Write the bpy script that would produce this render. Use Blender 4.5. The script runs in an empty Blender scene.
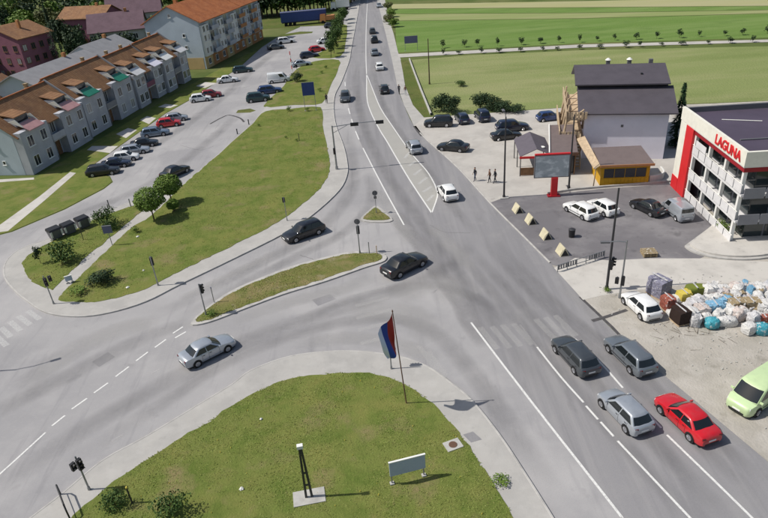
import bpy, bmesh, math, random
from math import radians as R, sin, cos, pi
from mathutils import Vector, Matrix, noise

random.seed(11)
scene = bpy.context.scene
col = scene.collection

# ------------------------------------------------------------------ camera, sky, sun, exposure
CAM_H, CAM_PITCH, CAM_ROLL, CAM_F = 30.6, R(29.3), R(-4.6), 630.0 / 768.0
cam_data = bpy.data.cameras.new('camera')
cam_data.sensor_fit = 'HORIZONTAL'
cam_data.sensor_width = 36.0
cam_data.lens = 36.0 * CAM_F
cam_data.clip_start = 0.5
cam_data.clip_end = 4000
cam = bpy.data.objects.new('camera', cam_data)
col.objects.link(cam)
cp, sp = cos(CAM_PITCH), sin(CAM_PITCH)
ax_r, ax_d, ax_f = Vector((1, 0, 0)), Vector((0, -sp, -cp)), Vector((0, cp, -sp))
cr, sr = cos(CAM_ROLL), sin(CAM_ROLL)
right = cr * ax_r - sr * ax_d
down = sr * ax_r + cr * ax_d
cam.matrix_world = Matrix.Translation((0, 0, CAM_H)) @ Matrix((right, -down, -ax_f)).transposed().to_4x4()
scene.camera = cam

SUN_EL, SHADOW_DIR = R(51), R(-1)          # shadows fall towards +x
world = bpy.data.worlds.new('World')
scene.world = world
world.use_nodes = True
wn = world.node_tree
bg = wn.nodes['Background']
sky = wn.nodes.new('ShaderNodeTexSky')
sky.sky_type = 'NISHITA'
sky.sun_disc = False
sky.sun_elevation = SUN_EL
sky.sun_rotation = R(-91)                  # sun stands towards -x
sky.air_density = 1.2
sky.dust_density = 2.0
wn.links.new(sky.outputs[0], bg.inputs[0])
bg.inputs[1].default_value = 0.085
sl = bpy.data.lights.new('sun', 'SUN')
sl.energy = 4.1
sl.angle = R(0.6)
sl.color = (1.0, 0.955, 0.88)
sun = bpy.data.objects.new('sun', sl)
col.objects.link(sun)
sun_dir = Vector((cos(SHADOW_DIR) * cos(SUN_EL), sin(SHADOW_DIR) * cos(SUN_EL), -sin(SUN_EL)))
sun.rotation_euler = sun_dir.to_track_quat('-Z', 'Y').to_euler()
sun.location = (-60, 0, 80)
vs = scene.view_settings
vs.view_transform = 'Standard'
vs.look = 'None'
vs.exposure = 0.0
vs.gamma = 1.0
scene.cycles.use_denoising = True
scene.cycles.max_bounces = 6

# ------------------------------------------------------------------ materials
MATS = {}


def nmat(name, base, rough=0.8, spec=0.3, metal=0.0):
    m = bpy.data.materials.new(name)
    m.use_nodes = True
    b = m.node_tree.nodes['Principled BSDF']
    b.inputs['Base Color'].default_value = (*base, 1)
    b.inputs['Roughness'].default_value = rough
    b.inputs['Specular IOR Level'].default_value = spec
    b.inputs['Metallic'].default_value = metal
    MATS[name] = m
    return m, m.node_tree, b


def tex_coord(nt, scale, geo=True):
    """world-space position scaled per axis"""
    if geo:
        g = nt.nodes.new('ShaderNodeNewGeometry')
        src = g.outputs['Position']
    else:
        g = nt.nodes.new('ShaderNodeTexCoord')
        src = g.outputs['Object']
    mp = nt.nodes.new('ShaderNodeMapping')
    mp.inputs['Scale'].default_value = scale if hasattr(scale, '__len__') else (scale,) * 3
    nt.links.new(src, mp.inputs[0])
    return mp.outputs[0]


def noise_fac(nt, scale, lo, hi, detail=4, rough=0.6, geo=True, dist=0.0):
    n = nt.nodes.new('ShaderNodeTexNoise')
    n.inputs['Scale'].default_value = 1.0
    n.inputs['Detail'].default_value = detail
    n.inputs['Roughness'].default_value = rough
    n.inputs['Distortion'].default_value = dist
    nt.links.new(tex_coord(nt, scale, geo), n.inputs['Vector'])
    mr = nt.nodes.new('ShaderNodeMapRange')
    mr.inputs['From Min'].default_value = lo
    mr.inputs['From Max'].default_value = hi
    nt.links.new(n.outputs['Fac'], mr.inputs['Value'])
    return mr.outputs[0]


def mix(nt, fac, a, b):
    m = nt.nodes.new('ShaderNodeMix')
    m.data_type = 'RGBA'
    for sock, v in ((m.inputs[0], fac), (m.inputs[6], a), (m.inputs[7], b)):
        if isinstance(v, (int, float)):
            sock.default_value = v
        elif isinstance(v, tuple):
            sock.default_value = (*v[:3], 1)
        else:
            nt.links.new(v, sock)
    return m.outputs[2]


def scaled(nt, fac, k):
    m = nt.nodes.new('ShaderNodeMath')
    m.operation = 'MULTIPLY'
    nt.links.new(fac, m.inputs[0])
    m.inputs[1].default_value = k
    return m.outputs[0]


def bump(nt, b, fac, strength=0.3, dist=0.05):
    bp = nt.nodes.new('ShaderNodeBump')
    bp.inputs['Strength'].default_value = strength
    bp.inputs['Distance'].default_value = dist
    nt.links.new(fac, bp.inputs['Height'])
    nt.links.new(bp.outputs[0], b.inputs['Normal'])


def layered(name, base, layers, rough=0.85, spec=0.2, bumps=None, geo=True):
    """layers: (colour, noise scale, lo, hi, amount)"""
    m, nt, b = nmat(name, base, rough, spec)
    c = base
    for (colr, sc, lo, hi, amt) in layers:
        c = mix(nt, scaled(nt, noise_fac(nt, sc, lo, hi, geo=geo), amt), c, colr)
    nt.links.new(c, b.inputs['Base Color'])
    if bumps:
        bump(nt, b, noise_fac(nt, bumps[0], 0.3, 0.7, geo=geo), bumps[1], bumps[2])
    return m


layered('asphalt_old', (0.355, 0.345, 0.345),
        [((0.25, 0.245, 0.255), (0.05, 0.09, 0.1), 0.42, 0.62, 0.55), ((0.43, 0.415, 0.41), (0.16, 0.12, 0.1), 0.5, 0.7, 0.7),
         ((0.22, 0.215, 0.225), (1.3, 0.11, 0.3), 0.56, 0.75, 0.5), ((0.42, 0.41, 0.40), 3.0, 0.5, 0.8, 0.25), ((0.19, 0.185, 0.19), 0.5, 0.63, 0.75, 0.35), ((0.22, 0.215, 0.215), 14.0, 0.5, 0.8, 0.35)],
        0.85, 0.2, (30, 0.25, 0.01))
layered('asphalt_main', (0.262, 0.255, 0.262),
        [((0.205, 0.20, 0.208), (0.75, 0.03, 0.1), 0.45, 0.62, 0.6), ((0.315, 0.305, 0.305), (0.9, 0.045, 0.1), 0.52, 0.68, 0.6),
         ((0.33, 0.32, 0.31), 0.3, 0.55, 0.75, 0.45), ((0.17, 0.165, 0.168), (0.6, 0.2, 0.3), 0.62, 0.74, 0.5), ((0.30, 0.295, 0.29), 5.0, 0.5, 0.8, 0.35), ((0.15, 0.147, 0.148), 14.0, 0.5, 0.8, 0.35)],
        0.8, 0.25, (30, 0.25, 0.01))
layered('asphalt_lot', (0.16, 0.152, 0.16),
        [((0.235, 0.225, 0.23), (0.2, 0.25, 0.2), 0.45, 0.65, 0.8), ((0.09, 0.085, 0.09), 0.7, 0.56, 0.72, 0.6), ((0.30, 0.28, 0.26), 0.5, 0.66, 0.74, 0.5)],
        0.8, 0.25, (25, 0.3, 0.01))
layered('asphalt_patch', (0.07, 0.068, 0.07), [((0.12, 0.11, 0.11), 2.0, 0.4, 0.7, 0.6)], 0.85)
layered('pavement', (0.42, 0.405, 0.38),
        [((0.33, 0.32, 0.305), 0.35, 0.42, 0.65, 0.6), ((0.49, 0.475, 0.45), 0.9, 0.5, 0.75, 0.5), ((0.26, 0.25, 0.235), 2.2, 0.6, 0.8, 0.4)],
        0.9, 0.2, (20, 0.3, 0.01))
layered('kerb_stone', (0.46, 0.445, 0.42), [((0.30, 0.29, 0.275), 1.2, 0.45, 0.7, 0.7)], 0.9)
layered('forecourt', (0.47, 0.445, 0.41),
        [((0.36, 0.34, 0.315), 0.25, 0.42, 0.62, 0.6), ((0.54, 0.52, 0.48), 0.6, 0.5, 0.75, 0.5), ((0.24, 0.225, 0.21), 0.8, 0.64, 0.74, 0.5)],
        0.9, 0.2, (20, 0.3, 0.01))
layered('dirt', (0.43, 0.40, 0.355),
        [((0.30, 0.28, 0.24), 0.22, 0.42, 0.62, 0.65), ((0.52, 0.49, 0.45), 0.5, 0.5, 0.7, 0.6), ((0.20, 0.185, 0.15), 0.55, 0.58, 0.74, 0.7), ((0.17, 0.18, 0.10), 0.5, 0.63, 0.75, 0.4)],
        0.95, 0.15, (6, 0.5, 0.04))
layered('concrete_strip', (0.53, 0.505, 0.465), [((0.40, 0.38, 0.35), 0.4, 0.45, 0.65, 0.6), ((0.3, 0.29, 0.26), 1.6, 0.6, 0.75, 0.4)], 0.9, 0.2, (15, 0.3, 0.01))
layered('concrete', (0.45, 0.44, 0.41), [((0.3, 0.29, 0.27), 1.5, 0.45, 0.7, 0.6)], 0.9)
layered('lawn', (0.150, 0.174, 0.045),
        [((0.205, 0.20, 0.06), 0.28, 0.45, 0.66, 0.75), ((0.075, 0.125, 0.02), 0.5, 0.45, 0.65, 0.65), ((0.235, 0.19, 0.095), 0.3, 0.54, 0.70, 0.85),
         ((0.17, 0.21, 0.05), 2.6, 0.45, 0.7, 0.5), ((0.085, 0.115, 0.025), 6.0, 0.5, 0.75, 0.3)], 0.95, 0.1, (9, 0.55, 0.05))
layered('lawn_dry', (0.17, 0.165, 0.055),
        [((0.25, 0.20, 0.10), 0.35, 0.42, 0.62, 0.8), ((0.105, 0.14, 0.03), 0.5, 0.45, 0.65, 0.7), ((0.30, 0.265, 0.17), 0.9, 0.58, 0.72, 0.7)], 0.95, 0.1, (9, 0.6, 0.05))
layered('grass_rough', (0.105, 0.135, 0.035),
        [((0.17, 0.165, 0.06), 0.2, 0.42, 0.65, 0.7), ((0.055, 0.09, 0.02), 0.4, 0.5, 0.7, 0.7), ((0.15, 0.12, 0.06), 0.3, 0.6, 0.75, 0.6)], 0.95, 0.1, (6, 0.9, 0.08))
layered('field_dry', (0.215, 0.25, 0.095),
        [((0.28, 0.285, 0.135), (0.02, 0.12, 0.1), 0.42, 0.62, 0.8), ((0.155, 0.20, 0.062), (0.03, 0.09, 0.1), 0.48, 0.66, 0.7), ((0.20, 0.25, 0.085), (0.3, 0.3, 0.1), 0.5, 0.75, 0.35)], 0.95, 0.1, (3, 0.6, 0.1))
layered('field_green', (0.135, 0.215, 0.052),
        [((0.19, 0.26, 0.085), (0.02, 0.15, 0.1), 0.42, 0.64, 0.7), ((0.10, 0.17, 0.04), (0.1, 0.25, 0.1), 0.5, 0.7, 0.6)], 0.95, 0.1, (3, 0.6, 0.1))
layered('field_pale', (0.235, 0.275, 0.105), [((0.30, 0.30, 0.15), (0.01, 0.1, 0.1), 0.42, 0.62, 0.8)], 0.95, 0.1)
layered('field_straw', (0.36, 0.345, 0.19), [((0.33, 0.33, 0.15), (0.01, 0.1, 0.1), 0.45, 0.65, 0.7)], 0.95, 0.1)
layered('terrain', (0.10, 0.13, 0.04), [((0.17, 0.17, 0.07), 0.05, 0.45, 0.65, 0.7), ((0.055, 0.085, 0.02), 0.12, 0.5, 0.7, 0.7)], 0.95, 0.1)


def paint_mat(name, colr, wear, most):
    m, nt, b = nmat(name, colr, 0.75, 0.25)
    tr = nt.nodes.new('ShaderNodeBsdfTransparent')
    ms = nt.nodes.new('ShaderNodeMixShader')
    f = scaled(nt, noise_fac(nt, 7.0, wear - 0.2, wear + 0.2, detail=8, rough=0.8), most)
    nt.links.new(f, ms.inputs[0])
    nt.links.new(b.outputs[0], ms.inputs[2])
    nt.links.new(tr.outputs[0], ms.inputs[1])
    out = [n for n in nt.nodes if n.type == 'OUTPUT_MATERIAL'][0]
    nt.links.new(ms.outputs[0], out.inputs[0])
    return m


paint_mat('road_paint', (0.74, 0.735, 0.71), 0.32, 0.95)
paint_mat('road_paint_mid', (0.66, 0.655, 0.64), 0.45, 0.72)
paint_mat('road_paint_worn', (0.62, 0.61, 0.59), 0.50, 0.42)


def simple(name, colr, rough=0.7, spec=0.3, metal=0.0, var=0.12, sc=1.5):
    m, nt, b = nmat(name, colr, rough, spec, metal)
    if var:
        d = tuple(c * (1 - 3 * var) for c in colr)
        nt.links.new(mix(nt, scaled(nt, noise_fac(nt, sc, 0.4, 0.75), 0.8), colr, d), b.inputs['Base Color'])
    return m


simple('wall_grey', (0.47, 0.48, 0.52), 0.9, 0.1, 0, 0.08, 0.6)
simple('wall_gable', (0.50, 0.56, 0.62), 0.9, 0.1, 0, 0.05, 0.4)
simple('wall_lilac', (0.78, 0.76, 0.86), 0.9, 0.1, 0, 0.04, 0.4)
simple('wall_white', (0.74, 0.73, 0.70), 0.85, 0.2, 0, 0.05, 0.6)
simple('wall_ochre', (0.55, 0.40, 0.20), 0.9, 0.1, 0, 0.08, 0.5)
simple('wall_orange', (0.45, 0.22, 0.10), 0.9, 0.1, 0, 0.08, 0.5)
simple('wall_pink', (0.25, 0.11, 0.15), 0.9, 0.1, 0, 0.08, 0.5)
simple('wall_violet', (0.27, 0.20, 0.30), 0.9, 0.1, 0, 0.08, 0.5)
simple('wall_olive', (0.38, 0.34, 0.18), 0.9, 0.1, 0, 0.08, 0.5)
simple('fabric_grey', (0.30, 0.30, 0.33), 0.8)
simple('timber_pale', (0.52, 0.40, 0.27), 0.8, 0.2, 0, 0.15, 3.0)
simple('timber_brown', (0.23, 0.13, 0.07), 0.8, 0.2, 0, 0.15, 2.0)
simple('metal_grey', (0.30, 0.31, 0.32), 0.45, 0.5, 0.6, 0.05)
simple('metal_dark', (0.045, 0.045, 0.05), 0.5, 0.5, 0.2, 0.05)
simple('metal_rust', (0.16, 0.09, 0.06), 0.7, 0.3, 0.2, 0.1, 3)
simple('plastic_black', (0.015, 0.015, 0.017), 0.5, 0.5, 0, 0)
simple('plastic_grey', (0.13, 0.13, 0.14), 0.6, 0.4, 0, 0.05)
simple('white_paint', (0.80, 0.80, 0.77), 0.5, 0.4, 0, 0.03)
simple('block_cream', (0.56, 0.51, 0.36), 0.8, 0.2, 0, 0.1)
simple('cream_paint', (0.76, 0.74, 0.65), 0.6, 0.3, 0, 0.05)
simple('red_paint', (0.62, 0.02, 0.025), 0.45, 0.45, 0, 0.05)
simple('red_dark', (0.30, 0.012, 0.02), 0.5, 0.4, 0, 0.05)
simple('green_sheet', (0.02, 0.20, 0.13), 0.55, 0.4, 0, 0.08)
simple('pink_sheet', (0.48, 0.27, 0.27), 0.7, 0.3, 0, 0.08)
simple('blue_sheet', (0.03, 0.06, 0.22), 0.5, 0.4, 0, 0.05)
simple('blue_board', (0.42, 0.49, 0.62), 0.5, 0.4, 0, 0.03)
simple('grey_blue_board', (0.12, 0.13, 0.22), 0.5, 0.4, 0, 0.03)
simple('yellow_paint', (0.55, 0.31, 0.015), 0.6, 0.35, 0, 0.08, 1.5)
simple('yellow_tarp', (0.62, 0.50, 0.09), 0.6, 0.35, 0, 0.08)
simple('green_tarp', (0.16, 0.19, 0.03), 0.6, 0.35, 0, 0.08)
simple('sack_white', (0.66, 0.65, 0.63), 0.7, 0.3, 0, 0.10, 4)
simple('sack_pale', (0.60, 0.52, 0.48), 0.7, 0.3, 0, 0.10, 4)
simple('sack_grey', (0.58, 0.57, 0.58), 0.6, 0.35, 0, 0.12, 4)
simple('sack_blue', (0.20, 0.42, 0.60), 0.55, 0.4, 0, 0.10, 4)
simple('sack_turquoise', (0.06, 0.34, 0.42), 0.5, 0.4, 0, 0.08, 4)
simple('sack_tan', (0.36, 0.28, 0.17), 0.8, 0.2, 0, 0.10, 4)
simple('sack_terracotta', (0.32, 0.10, 0.07), 0.8, 0.2, 0, 0.10, 4)
simple('sack_violet', (0.24, 0.235, 0.31), 0.6, 0.35, 0, 0.10, 4)
simple('crate_dark', (0.035, 0.022, 0.018), 0.8, 0.2, 0, 0.1, 4)
simple('flag_red', (0.36, 0.035, 0.03), 0.7, 0.2, 0, 0.05)
simple('flag_blue', (0.03, 0.07, 0.33), 0.7, 0.2, 0, 0.05)
simple('flag_white', (0.62, 0.68, 0.85), 0.7, 0.2, 0, 0.03)
simple('bark', (0.11, 0.08, 0.055), 0.9, 0.1, 0, 0.15, 5)
simple('roof_grey', (0.30, 0.30, 0.31), 0.75, 0.25, 0, 0.08, 0.7)
simple('roof_slate', (0.088, 0.078, 0.092), 0.6, 0.35, 0, 0.08, 0.6)
simple('roof_flat', (0.082, 0.066, 0.098), 0.7, 0.3, 0, 0.08, 0.3)
simple('roof_plum', (0.155, 0.10, 0.12), 0.8, 0.2, 0, 0.1, 0.6)
simple('roof_awning', (0.12, 0.105, 0.125), 0.7, 0.3, 0, 0.06)
simple('roof_purple', (0.17, 0.135, 0.13), 0.65, 0.3, 0, 0.06)
simple('facade_panel', (0.70, 0.69, 0.69), 0.5, 0.4, 0, 0.06, 1.0)
simple('facade_grey', (0.22, 0.225, 0.25), 0.5, 0.4, 0, 0.06, 1.0)
simple('tyre_rubber', (0.018, 0.018, 0.018), 0.85, 0.2, 0, 0)
simple('rim_alloy', (0.42, 0.42, 0.44), 0.35, 0.5, 0.7, 0)
simple('lamp_clear', (0.75, 0.76, 0.78), 0.15, 0.6, 0, 0)
simple('lamp_red', (0.15, 0.008, 0.008), 0.2, 0.6, 0, 0)
simple('skin', (0.45, 0.27, 0.19), 0.6, 0.3, 0, 0)
simple('cloth_dark', (0.03, 0.032, 0.04), 0.9, 0.1, 0, 0)
simple('cloth_blue', (0.04, 0.055, 0.10), 0.9, 0.1, 0, 0)
simple('cloth_brown', (0.17, 0.10, 0.07), 0.9, 0.1, 0, 0)
simple('cloth_white', (0.6, 0.6, 0.6), 0.9, 0.1, 0, 0)
simple('hair', (0.02, 0.014, 0.01), 0.7, 0.3, 0, 0)
simple('litter', (0.78, 0.77, 0.72), 0.7, 0.2, 0, 0)
simple('lens_dark', (0.03, 0.01, 0.01), 0.25, 0.5, 0, 0)


def printed(names):
    """wrapped goods: creased film with patches of print and dirt"""
    for n_ in names:
        m = MATS[n_]
        nt = m.node_tree
        b = nt.nodes['Principled BSDF']
        c0 = tuple(b.inputs['Base Color'].default_value)[:3]
        src = b.inputs['Base Color'].links[0].from_socket
        c = mix(nt, scaled(nt, noise_fac(nt, 2.6, .56, .62, detail=3), .45), src, tuple(x * .6 + .02 for x in c0))
        c = mix(nt, scaled(nt, noise_fac(nt, 4.2, .60, .66, detail=2), .6), c, (.74, .74, .72))
        nt.links.new(c, b.inputs['Base Color'])
        bump(nt, b, noise_fac(nt, 5.0, .35, .65, detail=3, rough=.5), .45, .1)


printed(['sack_white', 'sack_pale', 'sack_grey', 'sack_blue', 'sack_turquoise', 'sack_tan', 'sack_terracotta', 'sack_violet'])


def glass(name, colr, rough=0.06):
    m, nt, b = nmat(name, colr, rough, 0.7)
    return m


glass('glass_car', (0.012, 0.016, 0.018))
glass('glass_window', (0.025, 0.03, 0.04), 0.1)
glass('glass_shop', (0.03, 0.042, 0.045), 0.05)
layered('glass_screen', (0.34, 0.38, 0.41), [((0.62, 0.66, 0.68), (0.8, 0.8, 1.4), 0.5, 0.62, 0.8), ((0.22, 0.26, 0.28), (0.6, 0.6, 0.8), 0.55, 0.7, 0.6)], 0.3, 0.5, None, False)  # whitish patches paint a reflected highlight into the display colour
glass('pane_curtain', (0.30, 0.30, 0.31), 0.12)
glass('pane_blind', (0.14, 0.13, 0.12), 0.12)


def tiled(name, base, dark, pale):
    m, nt, b = nmat(name, base, 0.85, 0.15)
    c = mix(nt, scaled(nt, noise_fac(nt, 0.5, 0.4, 0.65), 0.8), base, dark)
    c = mix(nt, scaled(nt, noise_fac(nt, 1.7, 0.5, 0.75), 0.7), c, pale)
    nt.links.new(c, b.inputs['Base Color'])
    w = nt.nodes.new('ShaderNodeTexWave')
    w.bands_direction = 'Z'
    w.inputs['Scale'].default_value = 0.5
    nt.links.new(tex_coord(nt, (1, 1, 5)), w.inputs['Vector'])
    bump(nt, b, w.outputs['Fac'], 0.5, 0.05)
    return m


tiled('tile_brown', (0.27, 0.145, 0.075), (0.185, 0.10, 0.06), (0.36, 0.22, 0.12))
tiled('tile_orange', (0.42, 0.15, 0.06), (0.30, 0.10, 0.045), (0.50, 0.23, 0.11))


def leaf(name, a, b2, c2):
    m, nt, b = nmat(name, a, 0.65, 0.25)
    g = nt.nodes.new('ShaderNodeNewGeometry')
    c = mix(nt, g.outputs['Random Per Island'], a, b2)
    c = mix(nt, scaled(nt, noise_fac(nt, 0.9, 0.45, 0.7), 0.7), c, c2)
    nt.links.new(c, b.inputs['Base Color'])
    return m


leaf('leaf_mid', (0.040, 0.085, 0.018), (0.085, 0.14, 0.030), (0.025, 0.055, 0.015))
leaf('leaf_bright', (0.10, 0.175, 0.025), (0.17, 0.24, 0.045), (0.07, 0.13, 0.02))
leaf('leaf_dark', (0.018, 0.042, 0.016), (0.040, 0.070, 0.024), (0.010, 0.024, 0.012))
leaf('leaf_olive', (0.085, 0.10, 0.030), (0.13, 0.135, 0.045), (0.05, 0.065, 0.022))
leaf('leaf_conifer', (0.014, 0.040, 0.018), (0.030, 0.065, 0.026), (0.01, 0.026, 0.014))
leaf('grass_blade', (0.17, 0.215, 0.045), (0.22, 0.25, 0.06), (0.20, 0.18, 0.065))


def carpaint(name, colr, metal=0.0, rough=0.28):
    m, nt, b = nmat('paint_' + name, colr, rough, 0.5, metal)
    b.inputs['Coat Weight'].default_value = 0.7
    b.inputs['Coat Roughness'].default_value = 0.06
    d = tuple(c * 0.8 + 0.03 for c in colr)
    nt.links.new(mix(nt, scaled(nt, noise_fac(nt, 2.5, 0.45, 0.7), 0.5), colr, d), b.inputs['Base Color'])


for n_, c_, m_ in (('silver', (0.44, 0.47, 0.51), .45), ('grey', (0.20, 0.225, 0.25), .45), ('darkgrey', (0.075, 0.085, 0.095), .4), ('black', (0.010, 0.011, 0.014), 0),
                   ('navy', (0.012, 0.018, 0.045), 0.1), ('blue', (0.02, 0.05, 0.16), .2), ('teal', (0.02, 0.055, 0.06), .3), ('red', (0.55, 0.012, 0.02), 0),
                   ('maroon', (0.28, 0.012, 0.02), .1), ('white', (0.80, 0.80, 0.79), 0), ('lime', (0.53, 0.67, 0.37), 0), ('steelblue', (0.19, 0.25, 0.33), .4), ('orange', (0.50, 0.20, 0.04), 0)):
    carpaint(n_, c_, m_)


def soft_mat(name, colr, amount):
    """surface film that fades out towards the ribbon's edges (attribute 'film')"""
    m, nt, b = nmat(name, colr, 0.85, 0.2)
    at_ = nt.nodes.new('ShaderNodeAttribute')
    at_.attribute_name = 'film'
    mu = nt.nodes.new('ShaderNodeMath')
    mu.operation = 'MULTIPLY'
    nt.links.new(at_.outputs['Fac'], mu.inputs[0])
    nt.links.new(scaled(nt, noise_fac(nt, (0.35, 0.35, 0.35), 0.05, 0.7, detail=5), amount), mu.inputs[1])
    tr = nt.nodes.new('ShaderNodeBsdfTransparent')
    ms = nt.nodes.new('ShaderNodeMixShader')
    nt.links.new(mu.outputs[0], ms.inputs[0])
    nt.links.new(tr.outputs[0], ms.inputs[1])
    nt.links.new(b.outputs[0], ms.inputs[2])
    nt.links.new(ms.outputs[0], [n for n in nt.nodes if n.type == 'OUTPUT_MATERIAL'][0].inputs[0])


soft_mat('film_rubber', (0.17, 0.167, 0.17), 0.27)
soft_mat('film_dust', (0.43, 0.42, 0.41), 0.5)
soft_mat('film_edge', (0.30, 0.292, 0.296), 1.0)
layered('asphalt_pale', (0.36, 0.35, 0.325), [((0.34, 0.33, 0.31), 0.4, 0.45, 0.65, 0.6), ((0.26, 0.25, 0.24), 1.5, 0.58, 0.75, 0.4)], 0.9, 0.2)

# ------------------------------------------------------------------ mesh helpers
class MB:
    def __init__(self):
        self.v, self.f, self.mi = [], [], []

    def add(self, verts, faces, mi=0):
        n = len(self.v)
        self.v += [tuple(p) for p in verts]
        self.f += [tuple(i + n for i in f) for f in faces]
        self.mi += [mi] * len(faces)
        return self

    def box(self, c, s, rz=0.0, mi=0, m=None):
        hx, hy, hz = s[0] / 2, s[1] / 2, s[2] / 2
        mt = m or (Matrix.Translation(c) @ Matrix.Rotation(rz, 4, 'Z'))
        vs_ = [mt @ Vector((x, y, z)) for z in (-hz, hz) for x, y in ((-hx, -hy), (hx, -hy), (hx, hy), (-hx, hy))]
        return self.add(vs_, [(3, 2, 1, 0), (4, 5, 6, 7), (0, 1, 5, 4), (1, 2, 6, 5), (2, 3, 7, 6), (3, 0, 4, 7)], mi)

    def bx(self, x0, x1, y0, y1, z0, z1, mi=0):
        return self.box(((x0 + x1) / 2, (y0 + y1) / 2, (z0 + z1) / 2), (x1 - x0, y1 - y0, z1 - z0), 0, mi)

    def cyl(self, p0, p1, r0, r1=None, n=10, mi=0, cap=True):
        p0, p1 = Vector(p0), Vector(p1)
        r1 = r0 if r1 is None else r1
        d = (p1 - p0).normalized()
        a = d.orthogonal().normalized()
        b = d.cross(a)
        vs_ = []
        for p, r in ((p0, r0), (p1, r1)):
            vs_ += [p + (a * cos(2 * pi * i / n) + b * sin(2 * pi * i / n)) * r for i in range(n)]
        fs = [(i, (i + 1) % n, n + (i + 1) % n, n + i) for i in range(n)]
        if cap:
            fs += [tuple(range(n - 1, -1, -1)), tuple(range(n, 2 * n))]
        return self.add(vs_, fs, mi)

    def tube(self, pts, r, n=8, mi=0):
        for a, b in zip(pts[:-1], pts[1:]):
            self.cyl(a, b, r, r, n, mi)
        return self

    def prism(self, pts, z0, z1, mi=0):
        """vertical prism over a convex outline"""
        n = len(pts)
        self.add([(x, y, z0) for x, y in pts] + [(x, y, z1) for x, y in pts],
                 [tuple(range(n - 1, -1, -1)), tuple(range(n, 2 * n))] + [(i, (i + 1) % n, n + (i + 1) % n, n + i) for i in range(n)], mi)
        return self

    def hexa(self, b4, t4, mi=0):
        """box from 4 bottom and 4 top points, counter-clockwise seen from above"""
        return self.add(list(b4) + list(t4), [(3, 2, 1, 0), (4, 5, 6, 7), (0, 1, 5, 4), (1, 2, 6, 5), (2, 3, 7, 6), (3, 0, 4, 7)], mi)

    def mesh(self, name, mats, smooth=None):
        me = bpy.data.meshes.new(name)
        me.from_pydata(self.v, [], self.f)
        for m in ([mats] if isinstance(mats, str) else mats):
            me.materials.append(MATS[m])
        if not isinstance(mats, str):
            me.polygons.foreach_set('material_index', self.mi)
        me.update()
        if smooth is not None:
            me.shade_smooth()
            me.set_sharp_from_angle(angle=R(smooth))
        return me

    def build(self, name, mats, parent=None, smooth=None, loc=None, rz=0.0):
        return obj(name, self.mesh(name, mats, smooth), parent, loc, rz)


def obj(name, me, parent=None, loc=None, rz=0.0):
    o = bpy.data.objects.new(name, me)
    col.objects.link(o)
    o.parent = parent
    if loc is not None:
        o.location = loc
    o.rotation_euler = (0, 0, rz)
    return o


def tag(o, label, cat, group=None):
    o['label'] = label
    o['category'] = cat
    if group:
        o['group'] = group
    return o


def thing(name, label, cat, loc=(0, 0, 0), rz=0.0, group=None):
    if len(loc) == 2:
        loc = (loc[0], loc[1], 0)
    return tag(obj(name, None, None, loc, rz), label, cat, group)


def struct(o):
    o['kind'] = 'structure'
    return o


def stuff(o, label=None, cat=None):
    o['kind'] = 'stuff'
    if label:
        o['label'] = label
        o['category'] = cat
    return o


def copy_tree(o, parent=None):
    c = o.copy()
    col.objects.link(c)
    c.parent = parent
    for ch in o.children:
        copy_tree(ch, c)
    return c


def smooth_line(pts, k=4, closed=False):
    """Catmull-Rom through the points"""
    n = len(pts)
    out = []
    for i in range(n if closed else n - 1):
        p = [Vector(pts[(i + j) % n]) if closed else Vector(pts[min(max(i + j, 0), n - 1)]) for j in (-1, 0, 1, 2)]
        for s in range(k):
            t = s / k
            q = 0.5 * ((2 * p[1]) + (-p[0] + p[2]) * t + (2 * p[0] - 5 * p[1] + 4 * p[2] - p[3]) * t * t + (-p[0] + 3 * p[1] - 3 * p[2] + p[3]) * t ** 3)
            out.append((q.x, q.y))
    if not closed:
        out.append(tuple(pts[-1][:2]))
    return out


def slab(name, pts, z0, z1, mat, parent=None, wobble=0.0):
    """flat-topped sheet or slab over any simple outline"""
    if wobble:
        fine = []
        for i, (x, y) in enumerate(pts):
            x2, y2 = pts[(i + 1) % len(pts)]
            k = max(1, int(math.hypot(x2 - x, y2 - y) / .35)) if max(y, y2) < 90 else 1
            fine += [(x + (x2 - x) * j / k, y + (y2 - y) * j / k) for j in range(k)]
        pts = [(x + wobble * (noise.noise((x * .9, y * .9, 3.1)) + .6 * noise.noise((x * 3.1, y * 3.1, 5.5))), y + wobble * (noise.noise((x * .9, y * .9, 9.7)) + .6 * noise.noise((x * 3.1, y * 3.1, 2.5)))) for x, y in fine]
    bm = bmesh.new()
    vs_ = [bm.verts.new((x, y, z1)) for x, y in pts]
    f = bm.faces.new(vs_)
    f.normal_update()
    if f.normal.z < 0:
        f.normal_flip()
    if z1 - z0 > 0.02:
        lo = [bm.verts.new((x, y, z0)) for x, y in pts]
        n = len(pts)
        for i in range(n):
            try:
                bm.faces.new((vs_[i], vs_[(i + 1) % n], lo[(i + 1) % n], lo[i]))
            except ValueError:
                pass
    bmesh.ops.triangulate(bm, faces=[f])
    bmesh.ops.recalc_face_normals(bm, faces=bm.faces)
    ups = [g for g in bm.faces if abs(g.normal.z) > 0.9]
    if ups and ups[0].normal.z < 0:
        bmesh.ops.reverse_faces(bm, faces=bm.faces)
    me = bpy.data.meshes.new(name)
    bm.to_mesh(me)
    bm.free()
    me.materials.append(MATS[mat])
    return obj(name, me, parent)


def offset_line(pts, d):
    out = []
    n = len(pts)
    for i in range(n):
        a, b = Vector(pts[max(i - 1, 0)]), Vector(pts[min(i + 1, n - 1)])
        t = (b - a).normalized()
        out.append((pts[i][0] - t.y * d, pts[i][1] + t.x * d))
    return out


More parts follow.
